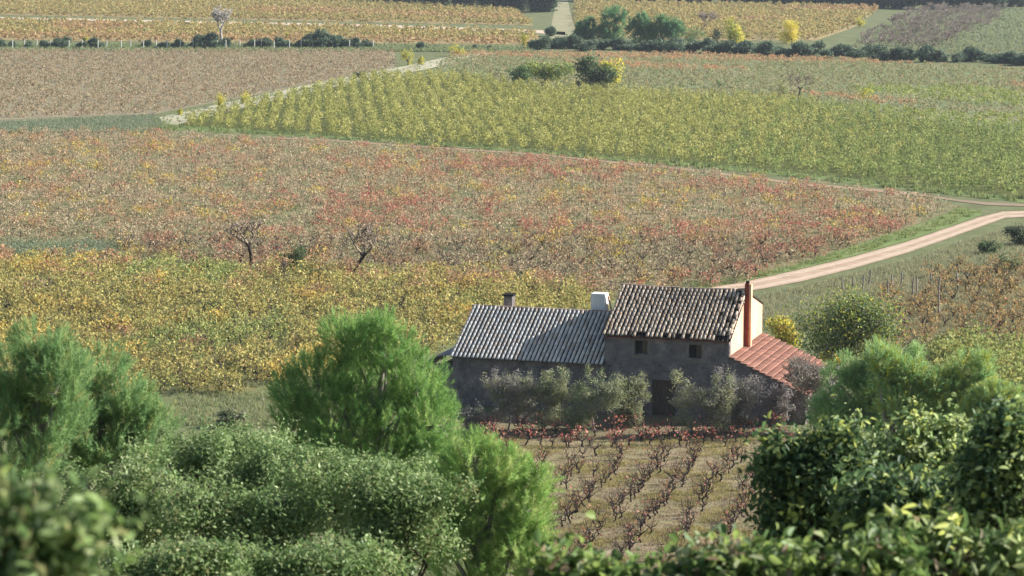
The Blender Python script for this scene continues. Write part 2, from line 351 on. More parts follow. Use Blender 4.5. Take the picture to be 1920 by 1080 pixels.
# corbelled eave course and broken rubble edge on the verge
bm = bmesh.new()
for i in range(28):
    x = -W_ + .02 + i * W_ / 28; box(bm, (x, -.10, ZE - .16 + rng.uniform(-.01, .01)), (x + .19, -.003, ZE - .06))
bmo('eave_course', bm, terra, house)
def ragged(name, path, mat):             # one continuous uneven band of mortar along a path of (x0, x1, b0, b1, z0, z1)
    V = []; q = []
    for x0, x1, b0, b1, z0, z1 in path: V += [(x0, b0, z0), (x1, b0, z0), (x1, b1, z1), (x0, b1, z1)]
    for i in range(len(path) - 1):
        for k in range(4): q.append((4 * i + k, 4 * i + (k + 1) % 4, 4 * i + 4 + (k + 1) % 4, 4 * i + 4 + k))
    n = len(V); q += [(3, 2, 1, 0), (n - 4, n - 3, n - 2, n - 1)]
    return obj(name, mesh(name, np.array(V), np.array(q), mat), house)
rubble = surf('mortar_rubble', [S(150, 130, 112), S(196, 172, 150), S(222, 204, 184)], 3, 14, .95, .5)
u_ = lambda a, b: float(rng.uniform(a, b))
ragged('verge_mortar', [(-.03 + u_(-.03, .02), .05 + u_(-.02, .06), -.06 + t * D1 + u_(-.01, .01), -.06 + t * D1 + .005, ZE + t * (ZR - ZE) - .1 + u_(-.03, .02), ZE + t * (ZR - ZE) + .05 + u_(-.03, .05)) for t in np.linspace(0, 1, 42)], rubble)
ragged('corner_quoin', [(-.16 + u_(-.12, .06), .02 + u_(0, .03), -.02 + u_(-.015, .01), .14 + u_(-.06, .08), z, z) for z in np.arange(.02, ZE - .2, .09)], stone)
for (x0, x1, z0, z1) in wins:
    wd = obj('window', None, house); 
    bm = bmesh.new(); box(bm, (x0 + .002, .24, z0 + .002), (x1 - .002, .27, z1 - .002)); pn = bmo('pane', bm, darkm, wd)
    bm = bmesh.new(); box(bm, (x1 - .30, .20, z0 + .01), (x1 - .01, .235, z1 - .01)); bmo('shutter', bm, woodm, wd)
    bm = bmesh.new(); s_ = .13
    box(bm, (x0 - s_, -.012, z0 - .02), (x0 - .002, -.002, z1 + .05)); box(bm, (x1 + .002, -.012, z0 - .02), (x1 + s_, -.002, z1 + .05))
    box(bm, (x0 - s_, -.014, z0 - .22), (x1 + s_, -.003, z0 - .05)); bmo('surround', bm, surf('lime_patch', [S(110, 102, 94), S(136, 126, 116)], 3, 12), wd)
    bm = bmesh.new(); box(bm, (x0 - .08, -.07, z0 - .055), (x1 + .08, .2, z0 - .002)); bmo('sill', bm, stone, wd)
dr = obj('door', None, house); bm = bmesh.new(); x0, x1, _, z1 = door_h
for i in range(6):
    a = x0 + .01 + i * (x1 - x0 - .02) / 6; box(bm, (a, .22, .02), (a + (x1 - x0 - .02) / 6 - .012, .26, z1 - .01))
bmo('door_leaf', bm, woodm, dr)
bm = bmesh.new(); cxm, rr = (x0 + x1) / 2, (x1 - x0) / 2
for i in range(11):
    a0, a1 = math.pi * i / 11, math.pi * (i + .9) / 11
    ps = [(cxm + r_ * math.cos(a), -.02 if k == 0 else -.002, z1 + .02 + .62 * r_ * math.sin(a)) for k in (0, 1) for r_, a in ((rr + .02, a0), (rr + .24, a0), (rr + .24, a1), (rr + .02, a1))]
    v = [bm.verts.new(p) for p in ps]
    for q in ((0, 1, 2, 3), (7, 6, 5, 4), (0, 4, 5, 1), (1, 5, 6, 2), (2, 6, 7, 3), (3, 7, 4, 0)): bm.faces.new([v[k] for k in q])
bmo('stone_arch', bm, surf('arch_stone', [S(90, 84, 80), S(122, 113, 106)], 3, 10), dr)

def tile_roof(name, x0, x1, b0, z0, b1, z1, pitch, jitter, parent, mat, sag=.0, damage=False, bead=.018, hue=(1., 1., 1.)):
    """barrel tile slope from the eave (b0,z0) up to the ridge (b1,z1)"""
    L = math.hypot(b1 - b0, z1 - z0); eb, ez = (b1 - b0) / L, (z1 - z0) / L; nb, nz = -ez, eb
    if nz < 0: nb, nz = -nb, -nz
    n = int(round((x1 - x0) / pitch)); pitch = (x1 - x0) / n; rows = int(L / .3); tl = L / rows
    V, Fq, T = [], [], []; arc = 6
    def half(xc, s0, s1, r0, r1, h0, h1, conv, tint, skew=0.):
        k = len(V)
        for s, r, h, sk in ((s0, r0, h0, 0), (s1, r1, h1, skew)):
            for i in range(arc + 1):
                a = math.pi * i / arc
                x = xc + sk - r * math.cos(a); y = (r * 1.05 * math.sin(a)) * (1 if conv else -.6) + h
                sg = -sag * math.sin(math.pi * np.clip((x - x0) / (x1 - x0), 0, 1)) * (s / L)
                V.append((x, b0 + eb * s + nb * y, z0 + ez * s + nz * y + sg))
        for i in range(arc):
            Fq.append((k + i, k + i + 1, k + arc + 2 + i, k + arc + 1 + i)); T.append(tint)
        if conv:
            V.append((xc, b0 + eb * s0 + nb * h0, z0 + ez * s0 + nz * h0)); c = len(V) - 1
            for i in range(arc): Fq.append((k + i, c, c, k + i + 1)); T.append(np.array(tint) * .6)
    pal = np.array([S(218, 206, 192), S(224, 216, 204), S(208, 190, 172), S(206, 198, 190), S(228, 218, 204)])
    for c in range(n):
        xc = x0 + (c + .5) * pitch; jx = rng.normal() * jitter * .5
        fr = c / n
        for r_ in range(rows):
            s0, s1 = r_ * tl - (.05 if r_ == 0 else .02), (r_ + 1) * tl + .05
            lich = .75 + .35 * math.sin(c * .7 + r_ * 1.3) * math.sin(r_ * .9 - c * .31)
            bad = damage and ((fr > .84 and rng.random() < .45) or (r_ == 0 and rng.random() < .2))
            t = pal[rng.integers(len(pal))] * rng.uniform(.82, 1.12) * np.array(hue)
            if bad: t = t * rng.uniform(.12, .5)
            jj = rng.normal() * jitter
            half(xc + pitch / 2, s0 - .02, s1, .095 * pitch / .22, .095 * pitch / .22, .035, .03, False, t * .2 * (.4 + .5 * lich))  # channels painted dark for shade in the valleys, mottled by lichen
            if bad and rng.random() < .35: continue
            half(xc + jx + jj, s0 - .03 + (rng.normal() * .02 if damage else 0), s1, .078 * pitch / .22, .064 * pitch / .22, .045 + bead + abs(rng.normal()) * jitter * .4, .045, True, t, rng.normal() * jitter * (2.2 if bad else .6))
    V = np.array(V); Fq = np.array(Fq); tri = Fq[:, 1] == Fq[:, 2]; T = np.array(T)
    me = mesh(name, V, [Fq[~tri], Fq[tri][:, [0, 1, 3]]], mat, np.concatenate([T[~tri], T[tri]]))
    return obj(name, me, parent)
def tint_mat(name, rough=.85, grain=30):
    m, t, b = new_mat(name); a = t.nodes.new('ShaderNodeAttribute'); a.attribute_name = 'tint'
    tc = t.nodes.new('ShaderNodeTexCoord'); n = noise(t, tc.outputs['Object'], grain, 4, .7)
    g_ = ramp(t, n, [(.3, (.74, .73, .72)), (.7, (1.1, 1.08, 1.05))])
    t.links.new(mixc(t, 1., a.outputs['Color'], g_, 'MULTIPLY'), b.inputs['Base Color']); b.inputs['Roughness'].default_value = rough
    b.inputs['Specular IOR Level'].default_value = .15; return m
tile_m = tint_mat('weathered_clay_tile')
sl_f = (ZR - ZE) / D1
def deck(name, x0, x1, prof):
    bm = bmesh.new(); prism(bm, prof, x0, x1); return bmo(name, bm, darkm, house)
deck('roof_deck', -W_ - .05, -.01, [(-.14, ZE - .14 * sl_f - .0), (D1, ZR), (DB - .02, ZB - .03), (DB - .02, ZB + .02), (D1, ZR + .035), (-.14, ZE - .14 * sl_f + .035)])
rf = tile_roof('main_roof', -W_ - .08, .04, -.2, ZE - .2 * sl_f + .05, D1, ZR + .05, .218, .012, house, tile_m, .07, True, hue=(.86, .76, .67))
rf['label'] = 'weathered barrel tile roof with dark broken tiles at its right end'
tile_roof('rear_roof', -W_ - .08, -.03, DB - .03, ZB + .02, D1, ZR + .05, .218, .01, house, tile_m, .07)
def ridge(name, x0, x1, b, z, sag, mat, parent, rad=.12):
    V, Fq, T = [], [], []; n = int((x1 - x0) / .36); dx = (x1 - x0) / n
    for i in range(n):
        k = len(V); j = rng.normal() * .01
        for x, r in ((x0 + i * dx - .03, rad), (x0 + (i + 1) * dx, rad * .86)):
            sg = -sag * math.sin(math.pi * np.clip((x - x0) / (x1 - x0), 0, 1))
            for a in np.linspace(-.15, math.pi + .15, 8): V.append((x, b - r * math.cos(a), z + r * math.sin(a) * .8 + sg + j))
        for q in range(7): Fq.append((k + q, k + q + 1, k + 9 + q, k + 8 + q)); T.append(np.array(S(150, 128, 112)) * rng.uniform(.7, 1.1))
    return obj(name, mesh(name, np.array(V), np.array(Fq), mat, np.array(T)), parent)
ridge('ridge_tiles', -W_ - .08, .04, D1, ZR + .08, .07, tile_m, house)
# barn on the left
BL = -W_ - BW; sl_b = (BR - BZ) / D1
bm = bmesh.new(); wall_with_holes(bm, BL, -W_ - .003, 0, BZ - .04, .05, TH, []); bw = bmo('barn_front_wall', bm, stone, house)
bm = bmesh.new(); prism(bm, [(.05 + TH, 0), (DB, 0), (DB, BZ - .1), (D1, BR - .04), (.05 + TH, BZ + .16)], BL, BL + TH); box(bm, (BL + TH, DB - TH, 0), (-W_ - .003, DB, BZ - .1)); bmo('barn_side_wall', bm, stone, house)
bm = bmesh.new(); box(bm, (BL - .02, -.06, BZ - .13), (-W_ - .003, .048, BZ - .045)); bmo('barn_eave_band', bm, surf('eave_plaster', [S(128, 112, 98), S(142, 126, 112)], 1, 8), house)
deck('barn_roof_deck', BL - .03, -W_ - .004, [(-.14, BZ - .14 * sl_b), (D1, BR), (DB + .1, BZ - .1), (DB + .1, BZ - .05), (D1, BR + .035), (-.14, BZ - .14 * sl_b + .035)])
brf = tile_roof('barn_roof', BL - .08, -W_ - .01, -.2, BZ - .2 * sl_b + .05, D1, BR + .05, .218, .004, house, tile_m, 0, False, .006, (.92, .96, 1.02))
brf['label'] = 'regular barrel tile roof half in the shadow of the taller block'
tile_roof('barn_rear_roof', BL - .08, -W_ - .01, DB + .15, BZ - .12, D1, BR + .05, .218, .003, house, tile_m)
ridge('barn_ridge_tiles', BL - .08, -W_ - .01, D1, BR + .07, 0, tile_m, house)
# small stack behind the barn ridge
bm = bmesh.new(); box(bm, (BL + 1.36, D1 + .5, BR - .6), (BL + 1.8, D1 + .95, BR + .56)); st_ = bmo('barn_chimney', bm, stone, house)
bm = bmesh.new(); box(bm, (BL + 1.28, D1 + .42, BR + .60), (BL + 1.88, D1 + 1.03, BR + .66))
for a, b in ((1.36, .5), (1.7, .5), (1.36, .85), (1.7, .85)): box(bm, (BL + a, D1 + b, BR + .56), (BL + a + .1, D1 + b + .1, BR + .60))
bmo('chimney_cap', bm, darkm, st_)
# lean-to on the right, courses of flat red tiles
sl_l = (ZJ - 1.756) / 3.044; LZ = ZJ - sl_l * LWD
bm = bmesh.new()
for (b0, b1) in ((.0, TH), (DB - TH, DB)):
    v0 = [(0.003, 0), (LWD, 0), (LWD, LZ - .06), (0.003, ZJ - .06)]
    A = [bm.verts.new((x, b0, z)) for x, z in v0]; B = [bm.verts.new((x, b1, z)) for x, z in v0]
    bm.faces.new(A); bm.faces.new(B[::-1])
    for i in range(4): bm.faces.new([A[i], B[i], B[(i + 1) % 4], A[(i + 1) % 4]])
box(bm, (LWD - TH, TH + .003, 0), (LWD, DB - TH - .003, LZ - .07)); bmo('lean_to_wall', bm, stone, house)
V, Fq, T = [], [], []; n = 13; dl = LWD * 1.05 / n; ncol = 28
for i in range(n):
    for c in range(ncol):
        b0, b1 = -.14 + c * (DB + .25) / ncol, -.14 + (c + 1) * (DB + .25) / ncol - .004
        xa, xb = .004 + i * dl, .004 + (i + 1) * dl + .03; za, zb = ZJ - sl_l * i * dl - .02, ZJ - sl_l * (i + 1) * dl + .07 + rng.normal() * .004
        k = len(V); th = .045
        for (x, z) in ((xa, za), (xb, zb)):
            V += [(x, b0, z), (x, (b0 + b1) / 2, z + .012), (x, b1, z), (x, b1, z - th), (x, b0, z - th)]
        t = np.array([S(128, 90, 76), S(120, 84, 70), S(134, 96, 82), S(114, 82, 70)][rng.integers(4)]) * rng.uniform(.92, 1.06)
        for q in range(5): Fq.append((k + q, k + (q + 1) % 5, k + 5 + (q + 1) % 5, k + 5 + q)); T.append(t)
        Fq.append((k + 5, k + 6, k + 8, k + 9)); T.append(t * 2.0); Fq.append((k + 6, k + 7, k + 8, k + 8)); T.append(t * 2.0)  # course edge faces lightened in colour, standing in for sun catching them
Fq = np.array(Fq); T = np.array(T); tri = Fq[:, 2] == Fq[:, 3]
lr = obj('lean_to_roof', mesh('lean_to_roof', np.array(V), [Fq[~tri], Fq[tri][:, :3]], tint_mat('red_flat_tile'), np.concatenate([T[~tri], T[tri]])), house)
lr['label'] = 'pinkish red lean-to roof with course edges painted sunlit pale'
# tall flue on the gable
CB = D1 - .25
ch = obj('chimney', None, house); bm = bmesh.new()
for i in range(7):
    z0 = ZJ - .1 + i * .45; box(bm, (.01, CB, z0), (.22, CB + .24, min(z0 + .44, ZR + .42)))
for z0 in (ZJ + .8, ZJ + 1.9): box(bm, (.006, CB - .012, z0), (.235, CB + .25, z0 + .05))
bmo('flue', bm, terra, ch)
bm = bmesh.new(); box(bm, (.225, CB + .01, ZJ - .05), (.33, CB + .30, ZR + .40)); box(bm, (.003, CB + .243, ZJ - .05), (.224, CB + .30, ZR + .38)); bmo('plaster_casing', bm, plaster, ch)
bm = bmesh.new(); box(bm, (.05, CB + .05, ZR + .43), (.2, CB + .2, ZR + .55)); bmo('chimney_pot', bm, darkm, ch)
# little shed against the barn's left end
bm = bmesh.new(); box(bm, (BL - 1.1, .25, 0), (BL - .003, .6, 1.9)); box(bm, (BL - 1.1, .603, 0), (BL - .85, 3.2, 1.7)); bmo('shed_wall', bm, stone, house)
V = []; m_ = 9
for b in (.1, 3.4):
    for i in range(m_):
        a = math.pi / 2 * i / (m_ - 1); V.append((BL - .003 - 1.5 * math.sin(a), b, 1.75 + .72 * math.cos(a)))
k = len(V); V += [(x, b, z - .06) for x, b, z in V]; q = []
for i in range(m_ - 1): q += [(i, i + 1, m_ + i + 1, m_ + i), (k + i, k + m_ + i, k + m_ + i + 1, k + i + 1), (i, k + i, k + i + 1, i + 1), (m_ + i, m_ + i + 1, k + m_ + i + 1, k + m_ + i)]
obj('shed_roof', mesh('shed_roof', np.array(V), np.array(q), surf('fibre_sheet', [S(126, 118, 122), S(146, 138, 140), S(160, 150, 148)], 2, 12)), house)
# white ribbed tank standing on the rear slope
def loc2w(a, b, z):
    c, s = math.cos(PSI), math.sin(PSI); return (HX + a * c + b * s, HY - a * s + b * c, z)
tk = thing('water_tank', 'white ribbed water tank on a dark frame behind the barn ridge', 'water tank', loc2w(-W_ - 1.5, D1 + 1.0, BR - .55)); tk.rotation_euler = (0, 0, -PSI)
bm = bmesh.new(); box(bm, (-.36, -.3, .5), (.36, .3, 1.42))
for i in range(8):
    x = -.35 + i * .1; box(bm, (x - .018, -.325, .53), (x + .018, -.302, 1.38))
for i in range(6): box(bm, (.362, -.27 + i * .1, .53), (.385, -.235 + i * .1, 1.38))
bmesh.ops.bevel(bm, geom=bm.edges[:], offset=.008, segments=1)
bmo('tank_body', bm, surf('white_plastic', [S(214, 212, 206), S(234, 232, 228), S(240, 238, 232)], 2, 12, .5, 0), tk)
bm = bmesh.new(); box(bm, (-.7, -.34, .38), (.5, .34, .495))
for x, y in ((-.45, -.28), (.38, -.28), (-.45, .22), (.38, .22)): box(bm, (x, y, -.3), (x + .08, y + .08, .378))
bmo('tank_frame', bm, darkm, tk)
bm = bmesh.new()
v0 = [(.45, 1.3), (.53, 1.3), (.78, .2), (.70, .2)]; A = [bm.verts.new((x, -.2, z)) for x, z in v0]; B = [bm.verts.new((x, -.12, z)) for x, z in v0]
bm.faces.new(A); bm.faces.new(B[::-1])
for i in range(4): bm.faces.new([A[i], B[i], B[(i + 1) % 4], A[(i + 1) % 4]])
bmo('brace', bm, plaster, tk)

# ------------------------------------------------------------------ vines
YEL = [(S(182, 166, 88), 4), (S(194, 180, 106), 3), (S(164, 156, 82), 4), (S(176, 148, 86), 2), (S(138, 138, 80), 3)]
GOLD = [(S(204, 176, 72), 4), (S(196, 152, 70), 2), (S(182, 166, 80), 2)]
GREENY = [(S(156, 160, 84), 4), (S(132, 146, 78), 3), (S(184, 174, 92), 2)]
ORANGE = [(S(188, 136, 90), 4), (S(176, 124, 86), 3), (S(192, 156, 100), 2), (S(166, 142, 98), 2)]
RED = [(S(184, 106, 84), 4), (S(194, 126, 98), 3), (S(170, 98, 82), 2), (S(188, 146, 108), 3), (S(160, 136, 104), 3)]
BROWN = [(S(182, 154, 120), 4), (S(168, 142, 112), 3), (S(194, 172, 134), 4), (S(158, 138, 110), 2), (S(158, 154, 114), 4)]
ROWG = [(S(178, 172, 82), 5), (S(164, 162, 76), 4), (S(148, 150, 72), 3), (S(190, 182, 98), 2)]
ROWGG = [(S(146, 156, 80), 4), (S(132, 146, 74), 4), (S(160, 164, 86), 3)]
def muted(pal, k): return [(tuple(np.array(c) * (1 - k) + k * np.dot(c, (.3, .6, .1))), n) for c, n in pal]
YEL, GOLD, GREENY, ORANGE, RED, BROWN = muted(YEL, .07), muted(GOLD, .12), muted(GREENY, .1), muted(ORANGE, .18), muted(RED, .15), muted(BROWN, .1)
ROWG, ROWGG = muted(ROWG, .12), muted(ROWGG, .1)
def vine_wood(h=1.):
    segs = limb((0, 0, 0), (rng.normal() * .08, rng.normal() * .08, .4 * h), .06, .05, .5, 3); top = np.array(segs[-1][3:6]); tips = []
    for k in range(4):
        a = 2 * math.pi * (k + rng.random() * .5) / 4; q = top + np.array([math.cos(a) * .25, math.sin(a) * .25, .18])
        segs += limb(top, q, .04, .025, .4, 2)
        for j in range(3):
            e = q + np.array([math.cos(a) * rng.uniform(0, .45), math.sin(a) * rng.uniform(0, .45), rng.uniform(.3, .65) * h]) + rng.normal(size=3) * .1
            segs += limb(q, e, .014, .007, .3, 2); tips.append((q, e))
    return segs, tips
def vine_leaves(n, pal, L=.13, rad=.62, h=1.15, sp=.17):
    nc = max(4, n // 7); th = rng.random(nc) * 2 * math.pi; rr_ = rad * rng.random(nc) ** .5; z = .16 + (h - .16) * rng.random(nc) ** .8 * (1 - .35 * (rr_ / rad) ** 2)
    cc = np.stack([rr_ * np.cos(th), rr_ * np.sin(th), z], 1); k = np.repeat(np.arange(nc), 7)
    C = cc[k] + rng.normal(size=(len(k), 3)) * np.array([sp, sp, .12]); C[:, 2] = np.maximum(C[:, 2], .12)
    N = nrm(unit(len(k)) + np.array([0, 0, .5])); T = np.where(rng.random((len(k), 1)) < .6, pick(pal, nc)[k], pick(pal, len(k))) * rng.uniform(.84, 1.12, (len(k), 1))
    return C, N, T
def vine_proto(name, pal, n, label, group, L=.13, rad=.62, h=1.15):
    o = thing(name, label, 'grapevine', (0, -500, 0), group); segs, tips = vine_wood(.85); V, f = tubes(segs, 4)
    obj('trunk', mesh('vine_trunk', V, f, BARK), o); C, N, T = vine_leaves(n, pal, L, rad, h); V, f = leaves(C, N, L, L * .85)
    obj('foliage', mesh('vine_foliage', V, f, DRY, T), o); return o
def grid(poly, sx, sy, ang, jit, miss=.1, pad=60):
    gp = np.array([G(x, y)[:2] for x, y in poly]); c, s = math.cos(ang), math.sin(ang); R = np.array([[c, s], [-s, c]])
    q = gp @ R.T; a = np.arange(q[:, 0].min(), q[:, 0].max(), sx); b = np.arange(q[:, 1].min(), q[:, 1].max(), sy)
    A, B = np.meshgrid(a, b); pts = np.stack([A.ravel(), B.ravel()], 1) + rng.normal(size=(A.size, 2)) * jit * np.array([sx, sy])
    pts = pts @ R; pts = pts[rng.random(len(pts)) > miss]
    px = proj(np.concatenate([pts, np.full((len(pts), 1), .0)], 1)); ok = inpoly(px, poly) & (px[:, 0] > -pad) & (px[:, 0] < 1920 + pad)
    return pts[ok], px[ok]
def vnoise(p, s, seed=0):                # smooth patchiness over the fields
    r = np.random.default_rng(seed); out = np.zeros(len(p))
    for k in range(7):
        a = r.random() * 6.28; f = r.uniform(.6, 1.8) / s; out += np.sin((p[:, 0] * math.cos(a) + p[:, 1] * math.sin(a)) * f * 6.28 + r.random() * 6.28)
    return out / 3.7
def mass(name, label, pts, pals, n, L, rad, h, mat=DRY, trunk=True, scale=None, sp=.17):
    """vines too many to count, merged: pals gives each vine's palette"""
    CC, NN, TT, SS = [], [], [], []
    for i, p in enumerate(pts):
        s = 1 if scale is None else scale[i]
        C, N, T = vine_leaves(max(7, int(n * s)), pals[i], L, rad, h * (.8 + .2 * s), sp); C[:, :2] += p; CC.append(C); NN.append(N); TT.append(T)
        if trunk: SS.append([p[0], p[1], 0, p[0] + rng.normal() * .06, p[1], .5, .05, .04])
    V, f = leaves(np.concatenate(CC), np.concatenate(NN), L, L * .85); T = np.concatenate(TT)
    o = obj(name, mesh(name, V, f, mat, T)); tag(o, label, None, None, 'stuff')
    if trunk: V, f = tubes(SS, 3); obj('trunk', mesh('trunks', V, f, BARK), o)
    return o
HIDE = [[(820, 655), (850, 600), (885, 572), (1135, 578), (1165, 535), (1440, 535), (1500, 640), (1560, 720), (1500, 800), (830, 800)],
        [(515, 860), (520, 745), (545, 690), (620, 625), (700, 598), (745, 620), (800, 670), (850, 760), (860, 860)],
        [(-100, 660), (40, 640), (80, 640), (150, 690), (200, 680), (250, 740), (320, 770), (330, 860), (-100, 900)]]
def visible(px):
    r = (px[:, 0] > 4) & (px[:, 0] < 1916)
    for h in HIDE: r &= ~inpoly(px, h)
    return r
def place(px_sets, protos):
    for protoset, pts in px_sets:
        for i, p in enumerate(pts):
            o = protoset[i % len(protoset)]
            if o.location.y < -400: o.location = (float(p[0]), float(p[1]), 0); o.rotation_euler = (0, 0, rng.random() * 6.28)
            else: copy_tree(o, (p[0], p[1], 0), rng.random() * 6.28, rng.uniform(.85, 1.18))
# near yellow field
pts, px = grid(F1, 1.75, 1.35, .3, .26, .08); nz = vnoise(pts, 22, 3); gz_ = vnoise(pts, 14, 9)
vis = visible(px); order = np.argsort(-px[:, 1] + 1e4 * ~vis); ind = np.zeros(len(pts), bool); ind[order[:300]] = vis[order[:300]]
kind = np.where(nz > .55, 2, np.where(gz_ > .65, 1, np.where(px[:, 1] < 560, np.where(rng.random(len(pts)) < np.clip((565 - px[:, 1]) / 90, 0, .55), 3, 0), 0)))
kind = np.where(rng.random(len(pts)) < .08, rng.integers(0, 4, len(pts)), kind)
PAL4 = [YEL, GOLD, GREENY, ORANGE]
NM = ['yellow_vine', 'golden_vine', 'green_vine', 'orange_vine']
LB = ['bushy yellow vine in the near field left of and behind the farmhouse', 'deep golden bush vine in the near field beside the farmhouse', 'bush vine still part green in the near yellow field', 'orange bush vine standing among yellow vines in the near field']
for k in range(4):
    sel = pts[ind & (kind == k)]
    if len(sel) == 0: continue
    pr = [vine_proto(NM[k], PAL4[k], 230, LB[k], NM[k].replace('_', ' ') + 's in the near field', .13, .85, 1.2) for _ in range(min(4, len(sel)))]
    place([(pr, sel)], None)
rest = ~ind
mass('near_vineyard_rest', 'remaining yellow and orange bush vines further back in the near field', pts[rest], [PAL4[k] for k in kind[rest]], 150, .15, .85, 1.2)
# red and brown field
pts, px = grid(F2, 1.9, 1.4, .2, .3, .1)
nr = vnoise(pts, 34, 21); no = vnoise(pts, 16, 5); fx = np.clip((px[:, 0] - 200) / 900, 0, 1)
u = rng.random(len(pts)); pr_ = np.clip(.0 + .17 * fx + .42 * nr * (.15 + fx), .01, .7)
kind = np.where(u < pr_, 0, np.where(u < pr_ + .2, 1, np.where(u < pr_ + .25 + .12 * (no > .4), 2, 3)))
LB2 = ['red leaved bush vine in the weedy field behind the farmhouse', 'orange leaved bush vine in the weedy red field', 'bright yellow bush vine alone among red vines', 'sparse brown bush vine in the weedy red field']
NM2 = ['red_vine', 'rusty_vine', 'lone_yellow_vine', 'brown_vine']; PAL2 = [RED, ORANGE, GOLD, BROWN]; CNT = [150, 150, 140, 130]
vis = visible(px); order = np.argsort(-px[:, 1] + 1e4 * ~vis); ind = np.zeros(len(pts), bool); ind[order[:300]] = vis[order[:300]]
for k in range(4):
    sel = pts[ind & (kind == k)]
    if len(sel) == 0: continue
    pr = [vine_proto(NM2[k], PAL2[k], CNT[k], LB2[k], NM2[k].replace('_', ' ') + 's in the red field', .12, .8, .92) for _ in range(min(4, len(sel)))]
    place([(pr, sel)], None)
rest = ~ind; sc = np.array([1., .9, .9, .6])[kind[rest]]
mass('red_vineyard_rest', 'remaining red, orange and brown vines of the wide middle field', pts[rest], [PAL2[k] for k in kind[rest]], 115, .14, .8, .9, scale=sc)
# yellow green rows
pts, px = grid(F3, 1.6, 1.3, .07, .17, .01); gr = np.clip((px[:, 0] - 1150) / 700 + (px[:, 1] - 260) / 300, 0, 1)
pals = []
for g_ in gr:                            # each plant keeps one tone
    p_ = pick(ROWGG if rng.random() < g_ else ROWG, 1)[0] * rng.uniform(.8, 1.1); pals.append([(tuple(p_), 3), (tuple(p_ * .8), 1), (tuple(np.minimum(p_ * 1.15, .9)), 1)])
mass('green_vineyard_rows', 'dense yellow green vine rows in the broad middle field', pts, pals, 70, .17, .4, 1.35, trunk=False, scale=rng.uniform(.7, 1.2, len(pts)), sp=.12)
BR2 = [(S(162, 140, 112), 4), (S(168, 148, 118), 3), (S(150, 134, 108), 3), (S(166, 134, 104), 1), (S(152, 146, 112), 4)]
pts, px = grid(F4, 1.8, 1.3, .1, .34, .05)
mass('brown_vineyard_rows', 'low brown vines of the left field', pts, [BR2] * len(pts), 15, .2, .6, .65, trunk=False)
GG = [(S(146, 144, 102), 4), (S(134, 142, 98), 3), (S(164, 142, 108), 2), (S(154, 150, 108), 2)]
TN = [(S(180, 146, 110), 4), (S(190, 136, 100), 2), (S(160, 148, 102), 2)]
YG = [(S(146, 154, 80), 4), (S(134, 146, 78), 3), (S(164, 160, 92), 2)]
pts, px = grid(F5, 1.9, 1.4, -.1, .33, .06); nb_ = vnoise(pts, 60, 7)
pals = [TN if (n_ > .75 or y_ < 108 + (x_ - 850) * .018) else (YG if x_ > 1600 and y_ > 165 and n_ < .3 else GG) for n_, (x_, y_) in zip(nb_, px)]
mass('grey_vineyard_rows', 'thin grey green vines of the right field', pts, pals, 14, .22, .6, .7, trunk=False)
FARY = [(S(176, 160, 94), 4), (S(164, 150, 88), 3), (S(182, 150, 94), 2), (S(150, 146, 90), 2)]
FARO = [(S(182, 144, 94), 4), (S(186, 150, 90), 3), (S(166, 150, 90), 2)]
FARY, FARO = muted(FARY, .1), muted(FARO, .18)
pts, px = grid(F6a, 2.3, 1.8, .05, .22, .02); mass('far_vineyard_rows', 'yellow vine rows of the far upper strip', pts, [FARO if n_ > .85 else FARY for n_ in vnoise(pts, 90, 2)], 14, .4, .85, 1.5, trunk=False)
pts, px = grid(F6b, 2.3, 1.8, .05, .22, .02); mass('far_lower_vineyard_rows', 'yellow vine rows below the far pale path', pts, [FARO if (n_ > .8 or y_ > 69 + x_ * .012) else FARY for n_, (x_, y_) in zip(vnoise(pts, 90, 4), px)], 14, .4, .85, 1.5, trunk=False)
pts, px = grid(F7, 2.3, 1.8, -.1, .22, .02); mass('far_right_vineyard_rows', 'yellow vine rows of the far right field', pts, [FARO if n_ > .8 else FARY for n_ in vnoise(pts, 80, 8)], 15, .4, .85, 1.5, trunk=False)
# bare plot in front of the house
VINEBARK = surf('grey_vine_bark', [S(44, 36, 34), S(64, 54, 50), S(96, 84, 78)], 6, 30, .95, .4)
def bare_vine(name, label, group, nl, pal):
    o = thing(name, label, 'grapevine', (0, -500, 0), group); segs, tips = vine_wood(.95); segs = [[v * .66 for v in g_] for g_ in segs]; tips = [(np.array(a) * .66, np.array(b) * .66) for a, b in tips]; V, f = tubes(segs, 5); obj('trunk', mesh('bare_trunk', V, f, VINEBARK), o)
    q = np.array([t[0] for t in tips]); e = np.array([t[1] for t in tips]); k = rng.integers(0, len(tips), nl); s = rng.uniform(.2, 1.05, (nl, 1))
    C = q[k] + (e[k] - q[k]) * s + rng.normal(size=(nl, 3)) * .05; V, f = leaves(C, unit(nl), .1, .085)
    obj('foliage', mesh('last_leaves', V, f, DRY, pick(pal, nl) * rng.uniform(.8, 1.2, (nl, 1))), o); return o
REDP = [(S(184, 112, 98), 4), (S(196, 140, 122), 3), (S(160, 88, 80), 2), (S(182, 146, 112), 3)]
DRYP = [(S(150, 116, 92), 4), (S(176, 140, 104), 3), (S(190, 100, 80), 1)]
NET = [(890, 860), (1480, 842), (1500, 905), (1470, 1050), (1030, 1060), (960, 990)]
pts, px = grid(NET, 1.6, .62, -.22, .12, .06)
pr = [bare_vine('bare_vine', 'gnarled almost leafless vine stock in the plot below the farmhouse', 'bare vines in the plot below the farmhouse', n_, p_) for n_, p_ in ((10, DRYP), (5, DRYP), (16, DRYP), (4, DRYP), (12, DRYP), (4, REDP))]
place([(pr, pts)], None)
pts, px = grid([(890, 806), (1480, 800), (1490, 836), (900, 850)], .62, 1.7, -.05, .3, .05)
